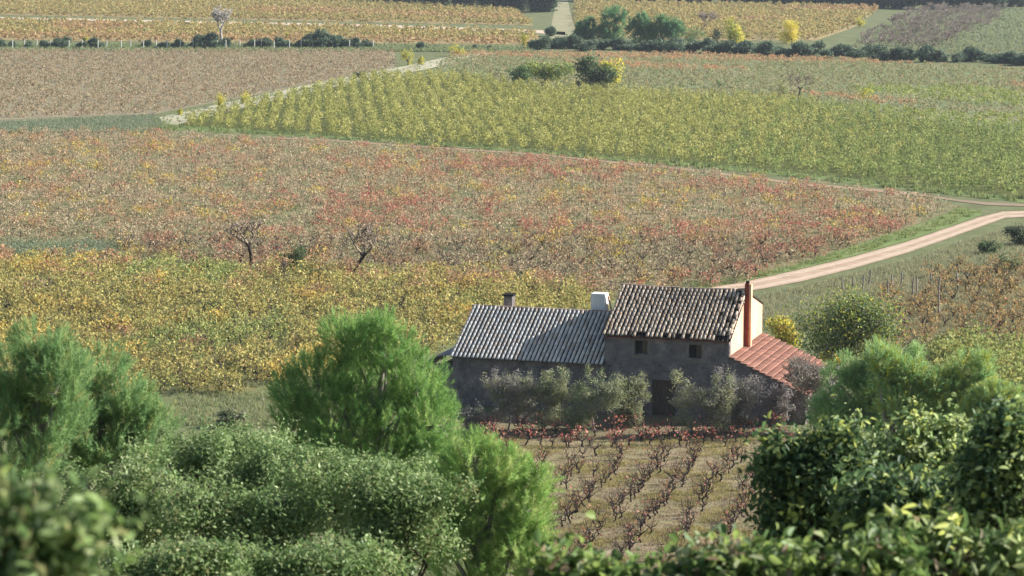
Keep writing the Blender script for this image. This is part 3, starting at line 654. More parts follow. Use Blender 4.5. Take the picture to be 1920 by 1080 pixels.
pr = [bare_vine('red_leaved_vine', 'vine with scattered red leaves in the top row below the farmhouse', 'red leaved vines along the top of the plot', n_, REDP) for n_ in (26, 14, 38)]
place([(pr, pts)], None)
# staked plot right of the track
ORB = [(S(168, 140, 92), 4), (S(158, 130, 90), 3), (S(176, 142, 84), 2), (S(148, 134, 88), 3), (S(172, 116, 82), 1)]
RP = [(1640, 545), (1700, 575), (1740, 520), (1830, 505), (1935, 500), (1935, 660), (1800, 640), (1700, 660), (1630, 640)]
pts, px = grid(RP, 2.3, 1.35, .9, .2, .12)
place([([vine_proto('trellis_vine', ORB, 95, 'ochre vine among the wooden stakes right of the track', 'ochre vines among the stakes', .14, .6, 1.1) for _ in range(4)], pts)], None)
RP2 = [(1735, 664), (1935, 662), (1935, 800), (1760, 800)]
pts, px = grid(RP2, 1.5, 1.0, .9, .12, .05)
place([([vine_proto('leafy_vine', ROWGG + YEL[2:3], 230, 'tall yellow green vine at the right edge below the stakes', 'yellow green vines at the right edge', .15, .7, 1.6) for _ in range(4)], pts)], None)
for i, (x, y, h) in enumerate([(1617, 551, 36), (1629, 537, 30), (1665, 570, 47), (1675, 550, 36), (1710, 562, 42), (1718, 550, 34), (1760, 590, 70), (1797, 545, 34), (1842, 535, 30), (1861, 615, 40), (1914, 664, 26), (1600, 545, 30), (1580, 548, 26), (1690, 532, 24), (1745, 540, 30)]):
    p = G(x, y); hh = h / ppm(p[1]); V, f = tubes(limb((0, 0, 0), (rng.normal() * .06, 0, hh), .055, .045, .03, 3), 6)
    o = obj('wooden_stake', mesh('stake', V, f, GREYBARK), loc=tuple(p))
    tag(o, 'tallest grey stake in the staked plot right of the track' if h == 70 else 'weathered grey stake in the plot right of the track', 'stake', None if h == 70 else 'wooden stakes in the right plot')
for i in range(31):
    x = 22 + i * 22.5 + rng.normal() * 3; p = G(x, 91 + rng.normal() * .6); V, f = tubes([[0, 0, 0, rng.normal() * .05, 0, 1.5, .09, .08]], 6)
    tag(obj('fence_post', mesh('post', V, f, surf('pale_post', [S(186, 182, 170), S(206, 200, 190)], 3, 9)) if i == 0 else bpy.data.meshes['post'], loc=tuple(p)), 'pale post along the far edge of the brown field', 'fence post', 'pale fence posts by the brown field')

# ------------------------------------------------------------------ trees and shrubs
DKG = [(S(60, 74, 54), 4), (S(76, 90, 62), 3), (S(50, 64, 50), 3), (S(92, 104, 70), 1)]
MIDG = [(S(104, 126, 76), 4), (S(90, 114, 70), 3), (S(122, 140, 84), 3)]
YLW = [(S(222, 204, 76), 4), (S(210, 196, 80), 3), (S(230, 214, 104), 2)]
YGR = [(S(164, 168, 70), 4), (S(140, 152, 66), 3), (S(184, 178, 80), 2)]
OLV = [(S(142, 142, 116), 4), (S(122, 130, 92), 3), (S(152, 154, 120), 3), (S(160, 158, 106), 2)]
GRY = [(S(146, 138, 132), 4), (S(128, 122, 116), 3), (S(166, 156, 148), 2)]
def plant(name, label, cat, base, lobes, nc, per, spread, L, Wd, pal, mat=LEAF, group=None, up=.35, shell=.5, wood=BARK, r0=.1, fold=False, hole=-.32):
    """a one-off plant: trunk with a limb to every lobe, crown of leaves; lobes in world space"""
    base = np.array(base, float); o = thing(name, label, cat, base, group); segs = []
    lc = [np.array(l[0]) - base for l in lobes]; top = np.mean(lc, 0) * .4
    segs += limb((0, 0, -.2), top, r0, r0 * .7, .15, 3)
    rmax = max(l[1][0] for l in lobes)
    for l, c in zip(lobes, lc):
        if l[1][0] < .3 * rmax: continue
        segs += limb(top, c, r0 * .5, r0 * .18, .25, 4)
        for _ in range(4): segs += limb(c, c + unit(1)[0] * np.array(l[1]) * .8, r0 * .18, r0 * .05, .3, 2)
    V, f = tubes(segs, 5); obj('trunk', mesh('trunk', V, f, wood), o)
    C, N, T, cc, d = clumps([(c, l[1]) for l, c in zip(lobes, lc)], nc, per, spread, pal, up, shell, hole=hole)
    V, f = leaves(C, N, L, Wd, fold)
    obj('crown', mesh('crown', V, f, mat, np.repeat(T, 2, 0) if fold else T), o); return o
def pine(name, label, base, lobes, nc, pal, per=38, slen=.2, nlen=.085, nw=.005, group=None, shell=.35, r0=.12, up=.6):
    base = np.array(base, float); o = thing(name, label, 'pine tree', base, group); segs = []
    lc = [np.array(l[0]) - base for l in lobes]; top = np.array(max(lc, key=lambda c: c[2])); segs += limb((0, 0, -.2), top, r0, r0 * .3, .06, 6)
    for l, c in zip(lobes, lc):
        s = np.clip((c[2] - .35) / top[2], .1, .95); segs += limb(top * s * .85, c, r0 * .35, r0 * .12, .12, 3)
        for _ in range(5): segs += limb(c, c + unit(1)[0] * np.array(l[1]) * .85, r0 * .12, r0 * .05, .2, 2)
    V, f = tubes(segs, 5); obj('trunk', mesh('trunk', V, f, GREYBARK), o)
    _, _, _, cc, d = clumps([(c, l[1]) for l, c in zip(lobes, lc)], nc, 2, .01, pal, .3, shell)
    V, f, T = needles(cc, d, pal, per, slen, nlen, nw, up); obj('crown', mesh('crown', V, f, NEED, T), o); return o
def lob(Y, L):                           # lobes from photo pixels at distance Y: (x, y, rx, ry[, dY])
    s = ppm(Y); out = []
    for l in L:
        dy = l[4] if len(l) > 4 else rng.uniform(-.4, .4) * l[2] / s
        out.append((P(l[0], l[1], Y + dy), (l[2] / s, max(l[2], l[3]) / s * .9, l[3] / s)))
    return out
def sprigs(cx, cy, rx, ry, n): # small upright leafy shoots breaking the outline
    return [(cx + rx * rng.uniform(-1, 1), cy - ry * rng.uniform(.2, 1.05), rng.uniform(8, 14), rng.uniform(18, 34)) for _ in range(n)]
def foot(x, Y): q = P(x, 540, Y); return (q[0], Y, float(hill(Y)))
def blob(cx, cy, rx, ry, n):             # lobes scattered through an ellipse
    out = []
    for _ in range(n):
        a = rng.random() * 6.28; r = rng.random() ** .5 * .72; out.append((cx + rx * r * math.cos(a), cy + ry * r * math.sin(a), rx * rng.uniform(.3, .45), ry * rng.uniform(.3, .45)))
    return out
def shrub_at(name, label, cat, x, y, wpx, hpx, pal, nc=60, per=14, group=None, mat=LEAF, leafk=.05, wood=BARK, n=7, Lm=None, trunk=.0):
    """bush standing on the plain at pixel (x, y)"""
    p = G(x, y); Y = p[1]; s = ppm(Y); L = Lm or max(.1, leafk * hpx / s, 1.9 / s * (1 if Y > 250 else .7))
    hh = hpx * (1 - trunk); lb = lob(Y, blob(x, y - hpx * trunk - hh * .5, wpx * .5, hh * .52, n))
    return plant(name, label, cat, p, lb, nc, per, .09 * hpx / s, L, L * .7, pal, mat, group, r0=.03 * hpx / s, wood=wood, hole=-.32 if Y < 150 else -1.1)
def bare_tree(name, label, x, y, wpx, hpx, wood, levels=4, kids=3, r=.12, group=None, cat='bare tree', first=.26, up=.55, twig=None):
    p = G(x, y); s = ppm(p[1]); o = thing(name, label, cat, p, group); sg, tips = skeleton((0, 0, 0), 1, .9, r * 1., levels, kids, up, first)
    sg = fit_height(sg, hpx / s, wpx / s); sg[:, 6:8] = sg[:, 6:8] * (hpx / s) * .4 + .006 + .004 * (p[1] / 150)
    b = sg[:, 2] < .42 * hpx / s; V, f = tubes(sg[b], 6) if b.any() else tubes(sg[:1], 6); obj('trunk', mesh('trunk', V, f, wood), o)
    V, f = tubes(sg[~b], 3); obj('crown', mesh('twigs', V, f, twig or wood), o); return o
# trees in the middle fields
bare_tree('bare_tree', 'leafless spreading tree left of the dark round bush in the vineyard', 470, 498, 104, 92, DARKBARK, 4, 3, .10, up=.9, twig=PALETWIG)
bare_tree('bare_tree', 'leafless tree with a forked dark trunk right of the dark round bush', 660, 522, 116, 112, DARKBARK, 4, 3, .09, up=.9, twig=PALETWIG)
shrub_at('round_bush', 'dark green round bush between the two leafless vineyard trees', 'bush', 550, 506, 64, 46, DKG + MIDG, 160, 20)
shrub_at('dead_bush', 'dark dead bush at the foot of the round green bush', 'bush', 527, 530, 24, 50, [(S(70, 58, 56), 1), (S(90, 76, 70), 1)], 40, 8)
shrub_at('low_bush', 'low dark flat bush left of the leafless tree', 'bush', 408, 504, 80, 14, DKG, 60, 12)
shrub_at('low_bush', 'small dark bush at the end of the grey weed strip', 'bush', 208, 484, 28, 12, DKG, 30, 12)
WEED = [(S(128, 136, 106), 3), (S(146, 148, 118), 2), (S(112, 124, 92), 2)]
wp = np.array([G(x, y) for x, y in zip(rng.uniform(-20, 225, 500), rng.uniform(458, 484, 500))]); m = np.repeat(np.arange(500), 16)
C = wp[m] + rng.normal(size=(8000, 3)) * .25; C[:, 2] = np.abs(C[:, 2]) + .03; V, f = leaves(C, unit(8000), .22, .05)
tag(obj('weeds', mesh('weeds', V, f, LEAF, pick(WEED, 8000))), 'grey green weeds along the edge of the red field', None, None, 'stuff')
# right of the track
shrub_at('dark_bush', 'dark bush at the right edge below the track', 'bush', 1912, 462, 62, 42, DKG, 140, 18)
shrub_at('low_bush', 'low dark bush between the track and the stakes', 'bush', 1858, 478, 60, 26, DKG + MIDG, 110, 16)
shrub_at('pale_bush', 'pale green weedy bush above the stakes at the right', 'bush', 1893, 512, 50, 48, MIDG + OLV, 100, 12)
# far fields
def almond(x, y, wpx, hpx, pal, label):
    return shrub_at('almond_tree', label, 'almond tree', x, y, wpx, hpx, pal, 130, 20, None, LEAF, .07, DARKBARK, 9, trunk=.14)
almond(978, 162, 44, 40, MIDG, 'small green leaning tree left of the twisted tree above the yellow rows')
almond(1022, 160, 96, 50, MIDG + YGR, 'twisted green tree with a dark trunk above the yellow rows')
almond(1112, 166, 88, 60, MIDG + DKG, 'round green tree beside a yellow one above the yellow rows')
almond(1146, 164, 48, 54, YGR + YLW, 'narrow yellow green tree touching the round green one')
bare_tree('bare_tree', 'small dark leafless tree above the right end of the yellow rows', 1497, 184, 60, 46, DARKBARK, 4, 3, .07, up=.9, twig=PALETWIG)
shrub_at('pale_tree', 'pale yellowish tree just left of the small leafless tree', 'tree', 1468, 182, 32, 34, YGR + OLV, 50, 10)
shrub_at('yellow_bush', 'small yellow bush above the right end of the yellow rows', 'bush', 1626, 190, 28, 24, YLW + YGR, 50, 12)
shrub_at('green_bush', 'small green weed bush in the grey right field', 'bush', 1350, 168, 20, 16, MIDG, 30, 10)
shrub_at('dark_bush', 'dark flat bush on the yellow rows at the right', 'bush', 1715, 214, 40, 10, DKG, 30, 10)
shrub_at('dark_bush', 'dark low bush beside the grey grassy path', 'bush', 676, 148, 32, 14, DKG, 60, 14)
for i, x in enumerate((868, 884, 899, 1086, 1076)): shrub_at('vine_stump', 'dark dead stump at the upper edge of the yellow rows', 'stump', x, (150 if x < 1000 else 165) + (i % 3), 12, 13, [(S(60, 46, 40), 1), (S(86, 62, 50), 1)], 14, 8, 'dark stumps above the yellow rows', n=3)
for x, y, wp_, hp, lab in ((408, 203, 36, 28, 'yellow bush left of another by the grey grassy path'), (456, 195, 26, 26, 'yellow bush beside the grey grassy path, nearer the yellow rows'), (338, 216, 16, 12, 'tiny yellow bush at the left tip of the yellow rows'), (765, 122, 26, 30, 'yellow green sapling by the far end of the grey path'), (790, 121, 18, 14, 'small yellow shoot right of the sapling on the grey path'),
        (862, 106, 38, 26, 'yellow green bush where the grey path meets the hedge'), (980, 88, 24, 24, 'yellow bush at the right end of the far vineyard strip'), (160, 78, 14, 10, 'tiny yellow bush on the left hedge line'), (540, 76, 14, 14, 'tiny yellow bush right of the tall pale tree')):
    shrub_at('yellow_bush', lab, 'bush', x, y, wp_, hp, YGR + YLW, 50, 12)
shrub_at('yellow_tree', 'bright yellow tree with a green side behind the dark hedge', 'tree', 1372, 88, 40, 54, YLW + YGR + MIDG[2:], 140, 18)
shrub_at('yellow_tree', 'wide bright yellow tree behind the dark hedge', 'tree', 1486, 82, 56, 42, YLW, 150, 18)
shrub_at('yellow_bush', 'dull yellow bush near the right end of the far vineyard', 'bush', 1612, 52, 22, 20, YLW + YGR, 40, 10)
bare_tree('bare_tree', 'rounded purplish leafless tree right of the far pines', 1315, 66, 66, 46, PURPLEBARK, 5, 3, .06, up=.8)
bare_tree('bare_tree', 'tall pale leafless tree over the left hedge', 415, 90, 46, 80, surf('pale_bark', [S(172, 164, 156), S(190, 182, 172)], 3, 9), 5, 3, .08, up=1.)
PNG = [(S(108, 148, 100), 4), (S(92, 132, 90), 3), (S(124, 160, 106), 3)]
for i, (x, y, wp_, hp, lab) in enumerate(((1100, 84, 46, 46, 'far pine at the left end of the copse'), (1150, 84, 60, 62, 'tallest far pine of the copse'), (1200, 86, 56, 58, 'far pine right of the tallest one'), (1248, 86, 62, 54, 'far pine near the right end of the copse'))):
    p = G(x, y); Y = p[1]; s = ppm(Y); pine('pine_tree', lab, p, lob(Y, blob(x, y - hp * .5, wp_ * .58, hp * .6, 12)), 800, PNG, 24, .6, .5, .07, r0=.18)
shrub_at('green_tree', 'pale green young tree right of the far pines', 'tree', 1300, 86, 46, 36, MIDG + PNG, 90, 14)
shrub_at('dark_tree', 'dark upright tree left of the yellow tree', 'tree', 1345, 90, 26, 36, DKG, 60, 14)
BLG = [(S(86, 104, 80), 4), (S(100, 118, 90), 3), (S(70, 88, 70), 3), (S(118, 130, 102), 2)]
hx = 1005
hb = [shrub_at('hedge_shrub', 'dark green shrub of the hedge between the far fields', 'shrub', 1005, 92, 60, 24, BLG, 150, 26, 'dark shrubs of the far hedge', Lm=.3) for _ in range(3)]
pbase = [np.array(o.location) for o in hb]; first = [True] * 3
x = 1012; i = 0
while x < 1935:
    y = np.interp(x, [1010, 1300, 1500, 1700, 1920], [91, 98, 104, 113, 122]) + rng.normal() * 1.5; k = i % 3; p = G(x, y); sc = rng.uniform(.75, 1.2)
    if first[k]: hb[k].location = tuple(p); hb[k].rotation_euler = (0, 0, 0); first[k] = False
    else: copy_tree(hb[k], p, rng.random() * 6.28, (sc * 1.15, sc, sc * rng.uniform(.75, 1.1)))
    x += rng.uniform(20, 34); i += 1
for x0, x1, sc0 in ((0, 120, .7), (120, 192, .8), (275, 370, .6), (370, 440, 1.), (470, 560, .75), (585, 640, 1.25), (640, 705, .8), (790, 810, .6), (890, 930, .4), (1035, 1060, .9)):
    x = x0
    while x < x1:
        y = 90 + (2 if x > 700 else 0) - (24 if x > 1000 else 0); p = G(x, y); sc = sc0 * rng.uniform(.7, 1.1); copy_tree(hb[i % 3], p, rng.random() * 6.28, (sc, sc, sc), 'dark shrub of the broken hedge behind the pale posts' if x < 720 else 'dark shrub at the right end of the far vineyard strip', 'dark shrubs behind the pale posts' if x < 720 else 'dark shrubs by the far strip'); x += rng.uniform(22, 34); i += 1
# far tree line
tp = [shrub_at('evergreen_tree', 'dark evergreen tree in the wood at the top edge', 'evergreen tree', 800, 12, 44, 52, DKG + BLG, 200, 24, 'dark evergreen trees at the top edge', n=9, Lm=.5) for _ in range(3)]
first = [True] * 3; i = 0
for x0, x1, ya, yb in ((640, 1040, 4, 24), (1080, 1260, 2, 8), (1250, 1650, 5, 14), (1640, 1890, 16, 20), (1890, 1930, 14, 14)):
    x = x0
    while x < x1:
        y = ya + (yb - ya) * (x - x0) / (x1 - x0) - 1; p = G(x, y); k = i % 3; sc = rng.uniform(.75, 1.1)
        if first[k]: tp[k].location = tuple(p); first[k] = False
        else: copy_tree(tp[k], p, rng.random() * 6.28, (sc * 1.1, sc, sc))
        x += rng.uniform(18, 28); i += 1
# purple bare thicket at the upper right
PUR = [(1610, 98), (1650, 62), (1720, 24), (1880, 16), (1870, 40), (1800, 76), (1745, 100)]
pts, px = grid(PUR, 3.0, 6.6, .2, .3, .0)
bs = [bare_tree('bare_shrub', 'purplish leafless shrub in the thicket by the upper right meadow', 1700, 60, 34, 22, PURPLEBARK, 4, 3, .05, 'purplish leafless shrubs in the thicket', 'shrub', .16) for _ in range(3)]
first = [True] * 3
for i, p in enumerate(pts[:280]):
    k = i % 3
    if first[k]: bs[k].location = (p[0], p[1], 0); first[k] = False
    else: copy_tree(bs[k], (p[0], p[1], 0), rng.random() * 6.28, rng.uniform(.7, 1.15))
# around the house
def front(name, label, x, y, wpx, hpx, pal, nc=200, per=22):
    hpx *= .93; p = G(x, y); Y = p[1]; s = ppm(Y)
    lb = lob(Y, blob(x, y - hpx * .5, wpx * .5, hpx * .5, 11) + [(x + wpx * rng.uniform(-.45, .45), y - hpx * rng.uniform(.6, 1.02), rng.uniform(4, 8), rng.uniform(10, 18)) for _ in range(10)])
    return plant(name, label, 'shrub', p, lb, int(nc * 2.6), per, .1, .14, .032, pal, LEAF, None, r0=.05, wood=GREYBARK, shell=.35)
front('grey_shrub', 'grey twiggy shrub against the barn wall, leftmost of the row', 955, 806, 110, 112, OLV + GRY * 2)
front('olive_shrub', 'grey green rounded shrub in front of the barn wall', 1018, 808, 110, 110, OLV)
front('olive_shrub', 'tallest olive green shrub where barn and tall house meet', 1112, 812, 140, 124, OLV + MIDG[:1])
front('olive_shrub', 'olive shrub leaning right beside the arched door', 1180, 800, 70, 95, OLV)
front('olive_shrub', 'broad grey olive shrub below the right window', 1318, 816, 130, 122, OLV + GRY[:1])
front('grey_shrub', 'pale grey twiggy shrub below the corner of the pink gable', 1385, 810, 90, 118, GRY * 2 + OLV[:1])
front('grey_shrub', 'small pale grey shrub under the lean-to', 1452, 800, 70, 80, GRY, nc=90)
front('grey_shrub', 'small grey shrub at the left foot of the barn wall', 885, 812, 44, 50, GRY + OLV[:1], nc=70)
front('grey_shrub', 'tangled grey brown brush at the right end of the lean-to', 1545, 812, 110, 120, GRY + [(S(120, 104, 96), 3)], nc=170)
bare_tree('bare_tree', 'brownish leafless tree in front of the lean-to roof', 1522, 806, 125, 142, PURPLEBARK, 5, 4, .03, first=.1, up=.75, twig=surf('grey_brown_twig', [S(120, 110, 98), S(150, 140, 126)], 5, 30))
shrub_at('almond_tree', 'broad yellow green tree right of the pink gable', 'almond tree', 1570, 700, 240, 150, OLV[:1] + YGR + MIDG, 800, 24, None, LEAF, .03, DARKBARK, 16, trunk=.1, Lm=.13)
shrub_at('yellow_bush', 'golden bush beside the pink gable wall', 'bush', 1468, 655, 70, 66, YLW + YGR + GOLD, 130, 20, Lm=.13)
shrub_at('yellow_bush', 'small bright yellow bush behind the lean-to roof', 'bush', 1560, 690, 44, 40, YLW, 70, 16, Lm=.12)
# hillside trees between the house and the viewpoint
FEA = [(S(152, 182, 116), 4), (S(134, 168, 106), 3), (S(170, 192, 126), 3), (S(176, 184, 126), 1)]
def feather(name, label, cat, Y, L, nc, pal, **k): x = np.mean([l[0] for l in L]); return pine(name, label, foot(x, Y), lob(Y, L), nc, pal, **k)
feather('feathery_tree', 'soft blue green feathery tree right of the lean-to', 'tree', 82, blob(1615, 772, 90, 72, 14) + blob(1660, 730, 75, 50, 8) + sprigs(1640, 745, 90, 70, 14), 6500, FEA, per=30, slen=.3, nlen=.13, nw=.011)
feather('feathery_tree', 'pale green feathery tree at the right, behind the dark bushes', 'tree', 76, blob(1750, 770, 105, 75, 14) + blob(1720, 725, 60, 50, 6) + sprigs(1740, 745, 110, 75, 14), 6500, FEA + YGR[:1], per=26, slen=.3, nlen=.13, nw=.011)
feather('feathery_tree', 'yellowish feathery tree at the right edge above the dark bush', 'tree', 64, blob(1865, 785, 80, 55, 9), 3400, FEA + YGR, per=26, slen=.25, nlen=.11, nw=.009)
PIN = [(S(134, 168, 92), 4), (S(116, 154, 86), 3), (S(152, 182, 106), 3), (S(168, 188, 112), 1)]
PIN2 = [(S(150, 180, 98), 4), (S(132, 166, 90), 3), (S(168, 190, 112), 3), (S(176, 184, 116), 1)]
PINB = [(S(138, 168, 108), 4), (S(120, 152, 98), 3), (S(156, 178, 116), 2), (S(168, 170, 108), 1)]
feather('pine_tree', 'bright green young pine left of the farmhouse', 'pine', 42,
        [(695, 650, 52, 52), (650, 640, 45, 40), (740, 670, 50, 50), (690, 720, 90, 60), (600, 720, 60, 50), (780, 730, 55, 60), (560, 790, 45, 55), (640, 790, 80, 60), (730, 800, 90, 65), (810, 800, 45, 70), (700, 860, 120, 55), (600, 845, 60, 45), (800, 870, 60, 60), (722, 625, 20, 40), (540, 745, 25, 40)], 4200, PIN, per=52, slen=.24, nlen=.09, nw=.007, up=.75)
feather('pine_tree', 'bright green pine below the first one, beside the bare vine plot', 'pine', 33,
        [(890, 880, 50, 50), (850, 930, 70, 60), (940, 900, 45, 50), (980, 960, 50, 60), (910, 970, 80, 70), (960, 1040, 70, 70), (870, 1050, 80, 60), (1000, 1060, 40, 60), (830, 1000, 50, 60), (1010, 900, 18, 30)], 3200, PIN2, per=52, slen=.22, nlen=.085, nw=.006, up=.75)
feather('pine_tree', 'dull green pine at the left edge', 'pine', 30,
        [(75, 660, 50, 40), (40, 710, 70, 50), (110, 720, 60, 50), (20, 790, 70, 60), (90, 800, 80, 60), (30, 870, 90, 50)], 2400, PINB, per=50, slen=.22, nlen=.075, nw=.0055, up=.9)
feather('pine_tree', 'dull green pine leaning right, second from the left edge', 'pine', 32,
        [(190, 700, 45, 36), (160, 760, 60, 50), (230, 770, 60, 50), (270, 800, 50, 45), (180, 830, 80, 50), (250, 850, 70, 45), (300, 810, 26, 26), (130, 860, 60, 50)], 2400, PINB, per=50, slen=.22, nlen=.08, nw=.006, up=.9)
MAS = [(S(126, 148, 90), 4), (S(144, 162, 104), 3), (S(104, 128, 76), 4), (S(168, 180, 128), 2), (S(150, 150, 100), 1)]
def mastic(label, Y, cx, cy, rx, ry, nc=620, n=16, pal=MAS, L=.033, Wd=.015, per=44, name='mastic_shrub'):
    return plant(name, label, 'shrub', foot(cx, Y), lob(Y, blob(cx, cy, rx, ry, n) + sprigs(cx, cy, rx, ry, 12)), nc, per, .05, L, Wd, pal, GLOSS, None, .45, .5, BARK, .04, hole=-.12)
mastic('grey green small leaved shrub at the back, below the left pines', 23, 420, 890, 170, 75)
mastic('small leaved shrub below the bright pine', 21, 660, 930, 150, 75)
mastic('small leaved shrub at the top of the front thicket, just left of the bright pine', 22, 520, 895, 110, 62)
mastic('tall small leaved shrub in front of the grassy gap left of the pine', 24, 440, 872, 110, 62)
shrub_at('low_bush', 'low grey green bush in the grassy gap beside the yard path', 'bush', 425, 800, 90, 34, OLV + WEED, 130, 16, Lm=.12)
mastic('grey green shrub left of the hollow in the front thicket', 19, 250, 960, 150, 90)
mastic('small leaved shrub in the middle of the front thicket', 18, 470, 985, 170, 85)
mastic('small leaved shrub at the right of the front thicket, beside the lower pine', 18, 760, 1000, 120, 110)
mastic('pale small leaved shrub along the bottom edge of the front thicket', 15.5, 560, 1085, 210, 70)
mastic('small leaved shrub at the bottom, left of the pale one', 15, 330, 1100, 120, 70)
EVG = [(S(94, 116, 74), 4), (S(74, 96, 64), 4), (S(134, 150, 90), 2), (S(172, 180, 96), 1)]
EVL = [(S(170, 184, 122), 4), (S(184, 194, 136), 3), (S(146, 164, 106), 3), (S(200, 204, 112), 2)]
plant('evergreen_shrub', 'dark glossy evergreen shrub right of the bare vine plot', 'shrub', foot(1520, 14), lob(14, blob(1530, 940, 100, 85, 14) + blob(1570, 850, 45, 45, 5) + sprigs(1525, 925, 90, 85, 14)), 420, 34, .06, .042, .02, EVG, GLOSS, None, .3, .5, BARK, .04, True)
plant('evergreen_shrub', 'yellow green leaved shrub between the two dark evergreen shrubs', 'shrub', foot(1700, 15.5), lob(15.5, blob(1690, 880, 130, 72, 16) + sprigs(1690, 870, 120, 60, 14)), 460, 32, .06, .042, .02, EVL + EVG[:1], GLOSS, None, .3, .5, BARK, .04, True)
plant('evergreen_shrub', 'dark evergreen shrub at the right edge', 'shrub', foot(1870, 12), lob(12, blob(1890, 925, 90, 100, 14) + blob(1900, 820, 40, 50, 4) + sprigs(1880, 900, 85, 90, 12)), 420, 32, .06, .04, .019, EVG + EVL[:1], GLOSS, None, .3, .5, BARK, .04, True)
plant('evergreen_shrub', 'shaded evergreen shrub below the yellow green one', 'shrub', foot(1690, 12.5), lob(12.5, blob(1690, 980, 160, 60, 10)), 360, 32, .07, .05, .024, EVG, GLOSS, None, .3, .5, BARK, .04, True)
BRI = [(S(112, 134, 74), 4), (S(92, 116, 66), 4), (S(142, 158, 86), 3), (S(176, 182, 138), 1), (S(146, 126, 100), 1)]  # palest leaf tone stands in for glints off the leaves
plant('broadleaf_shrub', 'bright broad leaved shrub along the bottom edge, below the bare vines', 'shrub', foot(1180, 8), lob(8, blob(1200, 1160, 210, 62, 14) + sprigs(1220, 1140, 190, 62, 26)), 420, 28, .05, .042, .022, BRI, GLOSS, None, .3, .4, BARK, .02, True)
plant('broadleaf_shrub', 'bright broad leaved shrub along the bottom edge, under the dark evergreens', 'shrub', foot(1500, 8), lob(8, blob(1500, 1150, 190, 68, 14) + sprigs(1500, 1130, 190, 72, 26)), 420, 28, .05, .042, .022, BRI, GLOSS, None, .3, .4, BARK, .02, True)
plant('broadleaf_shrub', 'narrow leaved green shrub in the lower right corner', 'shrub', foot(1790, 8.5), lob(8.5, blob(1790, 1132, 170, 70, 14) + sprigs(1790, 1110, 160, 76, 26)), 340, 30, .05, .06, .018, BRI + EVL, GLOSS, None, .3, .4, BARK, .02, True)
plant('broadleaf_shrub', 'blurred grey green shrub close by in the lower left corner', 'shrub', foot(40, 3.8), lob(3.8, blob(20, 1090, 150, 70, 16) + blob(-30, 985, 75, 75, 6) + sprigs(70, 1060, 130, 90, 24)), 260, 16, .035, .025, .012, MAS * 2 + BRI + EVG[:2], GLOSS, None, .3, .4, BARK, .012, True)
# undergrowth so the slope under the shrubs is not bare
n = 2600; yy = rng.uniform(3.5, 78, n); xx = rng.uniform(-1, 1, n) * (yy * .2 + 2); m = np.repeat(np.arange(n), 26)
C = np.stack([xx[m], yy[m], hill(yy)[m]], 1) + rng.normal(size=(len(m), 3)) * np.array([.3, .3, .14]); C[:, 2] = hill(C[:, 1]) + np.abs(C[:, 2] - hill(C[:, 1])) + .05
V, f = leaves(C, nrm(unit(len(m)) + np.array([0, 0, .3])), .16, .05)
tag(obj('undergrowth', mesh('undergrowth', V, f, LEAF, pick(MIDG + OLV, len(m)))), 'low green undergrowth on the viewpoint hillside', None, None, 'stuff')
# grass tufts: plot, verges, yard
def tufts(name, label, poly, n, pal, per=18, hgt=.18, wid=.02, zone=None):
    gp = np.array(poly, float); x = rng.uniform(gp[:, 0].min(), gp[:, 0].max(), n * 3); y = rng.uniform(gp[:, 1].min(), gp[:, 1].max(), n * 3); ok = inpoly(np.stack([x, y], 1), poly)
    p = np.array([G(a, b) for a, b in zip(x[ok][:n], y[ok][:n])])
    if zone is not None: p = p[vnoise(p, zone, 13) > .1]
    m = np.repeat(np.arange(len(p)), per); k = len(m); b = p[m] + rng.normal(size=(k, 3)) * np.array([.12, .12, 0]); d = nrm(unit(k) * .6 + np.array([0, 0, 1.])); d[:, 2] = np.abs(d[:, 2])
    s = nrm(np.cross(d, unit(k))) * wid / 2; V = np.stack([b - s, b + s, b + d * (hgt * rng.uniform(.5, 1.3, (k, 1)))], 1).reshape(-1, 3)
    return tag(obj(name, mesh(name, V, np.arange(3 * k).reshape(k, 3), LEAF, pick(pal, k) * rng.uniform(.8, 1.2, (k, 1)))), label, None, None, 'stuff')
DG = [(S(160, 148, 88), 4), (S(146, 140, 84), 3), (S(172, 154, 108), 3), (S(124, 128, 74), 1)]
GR = [(S(118, 134, 78), 4), (S(134, 144, 86), 3), (S(148, 146, 98), 3)]
tufts('grass', 'dry yellow grass between the bare vine rows', PLOT, 7500, DG, 16, .13, .03, 4)
tufts('verge_grass', 'green grass along the pale track', [(1300, 536), (1480, 502), (1600, 466), (1735, 420), (1800, 392), (1840, 398), (1780, 422), (1600, 478), (1480, 507), (1300, 548)], 1500, GR, 14, .3, .05)
tufts('yard_grass', 'grey green grass left of the farmhouse yard', [(330, 745), (520, 735), (800, 680), (850, 720), (850, 800), (330, 800)], 2000, GR + WEED + [(S(164, 154, 116), 5)], 14, .25, .035)
tufts('field_edge_grass', 'green grass along the lower edge of the yellow green rows', [(290, 226), (340, 236), (600, 254), (1000, 282), (1400, 315), (1700, 347), (1920, 372), (1920, 381), (1700, 357), (1400, 323), (1000, 288), (600, 258), (290, 243)], 3000, GR, 10, .5, .1)
tufts('path_grass', 'grey grass on the path between the fields', [(-20, 236), (250, 236), (290, 222), (480, 180), (640, 146), (760, 124), (860, 102), (900, 96), (930, 98), (880, 112), (780, 134), (650, 158), (490, 194), (330, 234), (280, 248), (-20, 248)], 1300, WEED + GR, 10, .35, .08)
tufts('strip_grass', 'grey grass strip below the brown left field', [(-20, 232), (290, 216), (310, 238), (280, 250), (-20, 250)], 3000, WEED, 10, .35, .1)
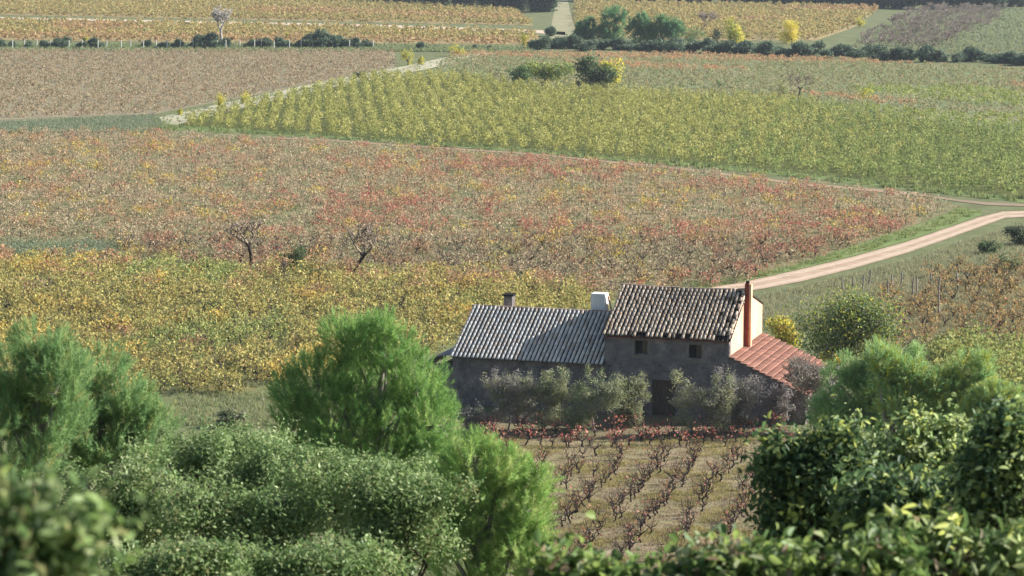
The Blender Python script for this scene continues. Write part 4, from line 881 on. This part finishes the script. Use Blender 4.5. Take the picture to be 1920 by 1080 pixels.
tufts('meadow_grass', 'rough grass of the upper right meadow', [(1560, 104), (1640, 60), (1740, 22), (1935, 14), (1935, 116), (1800, 108)], 5000, WEED + GR[2:], 9, .5, .2)
tufts('hedge_grass', 'rough grass along the broken hedge', [(-20, 84), (740, 84), (1000, 90), (1000, 100), (740, 97), (-20, 97)], 3000, WEED + GR, 9, .5, .2)
tufts('plot_grass', 'dry straw grass among the wooden stakes', [(1570, 565), (1640, 532), (1760, 507), (1935, 490), (1935, 680), (1720, 690), (1610, 640)], 4500, WEED + [(S(166, 150, 112), 6)], 12, .28, .04)
tufts('stubble', 'brown stubble and twigs on the bare plot', PLOT, 7000, [(S(146, 124, 100), 3), (S(164, 144, 114), 3), (S(112, 96, 78), 2)], 12, .07, .03)
tufts('field_weeds', 'grey green and straw weeds under the red and brown vines', F2, 12000, WEED + [(S(160, 142, 104), 6), (S(132, 128, 84), 3)], 9, .3, .06)
tufts('near_field_weeds', 'weeds under the near yellow vines', F1, 3500, WEED + [(S(150, 140, 84), 5)], 10, .3, .05)
tufts('roadside_grass', 'grey green grass below the pale track', [(1425, 556), (1480, 545), (1700, 490), (1850, 440), (1930, 420), (1930, 495), (1760, 505), (1640, 530), (1570, 620), (1440, 620)], 4200, GR[2:] + WEED + [(S(166, 154, 118), 5)], 14, .3, .045)

# ------------------------------------------------------------------ thin autumn haze over the valley
bm = bmesh.new(); box(bm, (-420, -8, -1.2), (420, 1150, 30)); me = bpy.data.meshes.new('haze'); bm.to_mesh(me); bm.free()
hm = bpy.data.materials.new('haze_air'); hm.use_nodes = True; t = hm.node_tree; t.nodes.remove(t.nodes['Principled BSDF'])
pv = t.nodes.new('ShaderNodeVolumePrincipled'); pv.inputs['Color'].default_value = (.82, .9, 1, 1); pv.inputs['Density'].default_value = .0001; pv.inputs['Anisotropy'].default_value = .2
t.links.new(pv.outputs[0], t.nodes['Material Output'].inputs['Volume']); me.materials.append(hm)
tag(obj('haze', me), 'thin bluish haze over the valley', None, None, 'stuff')
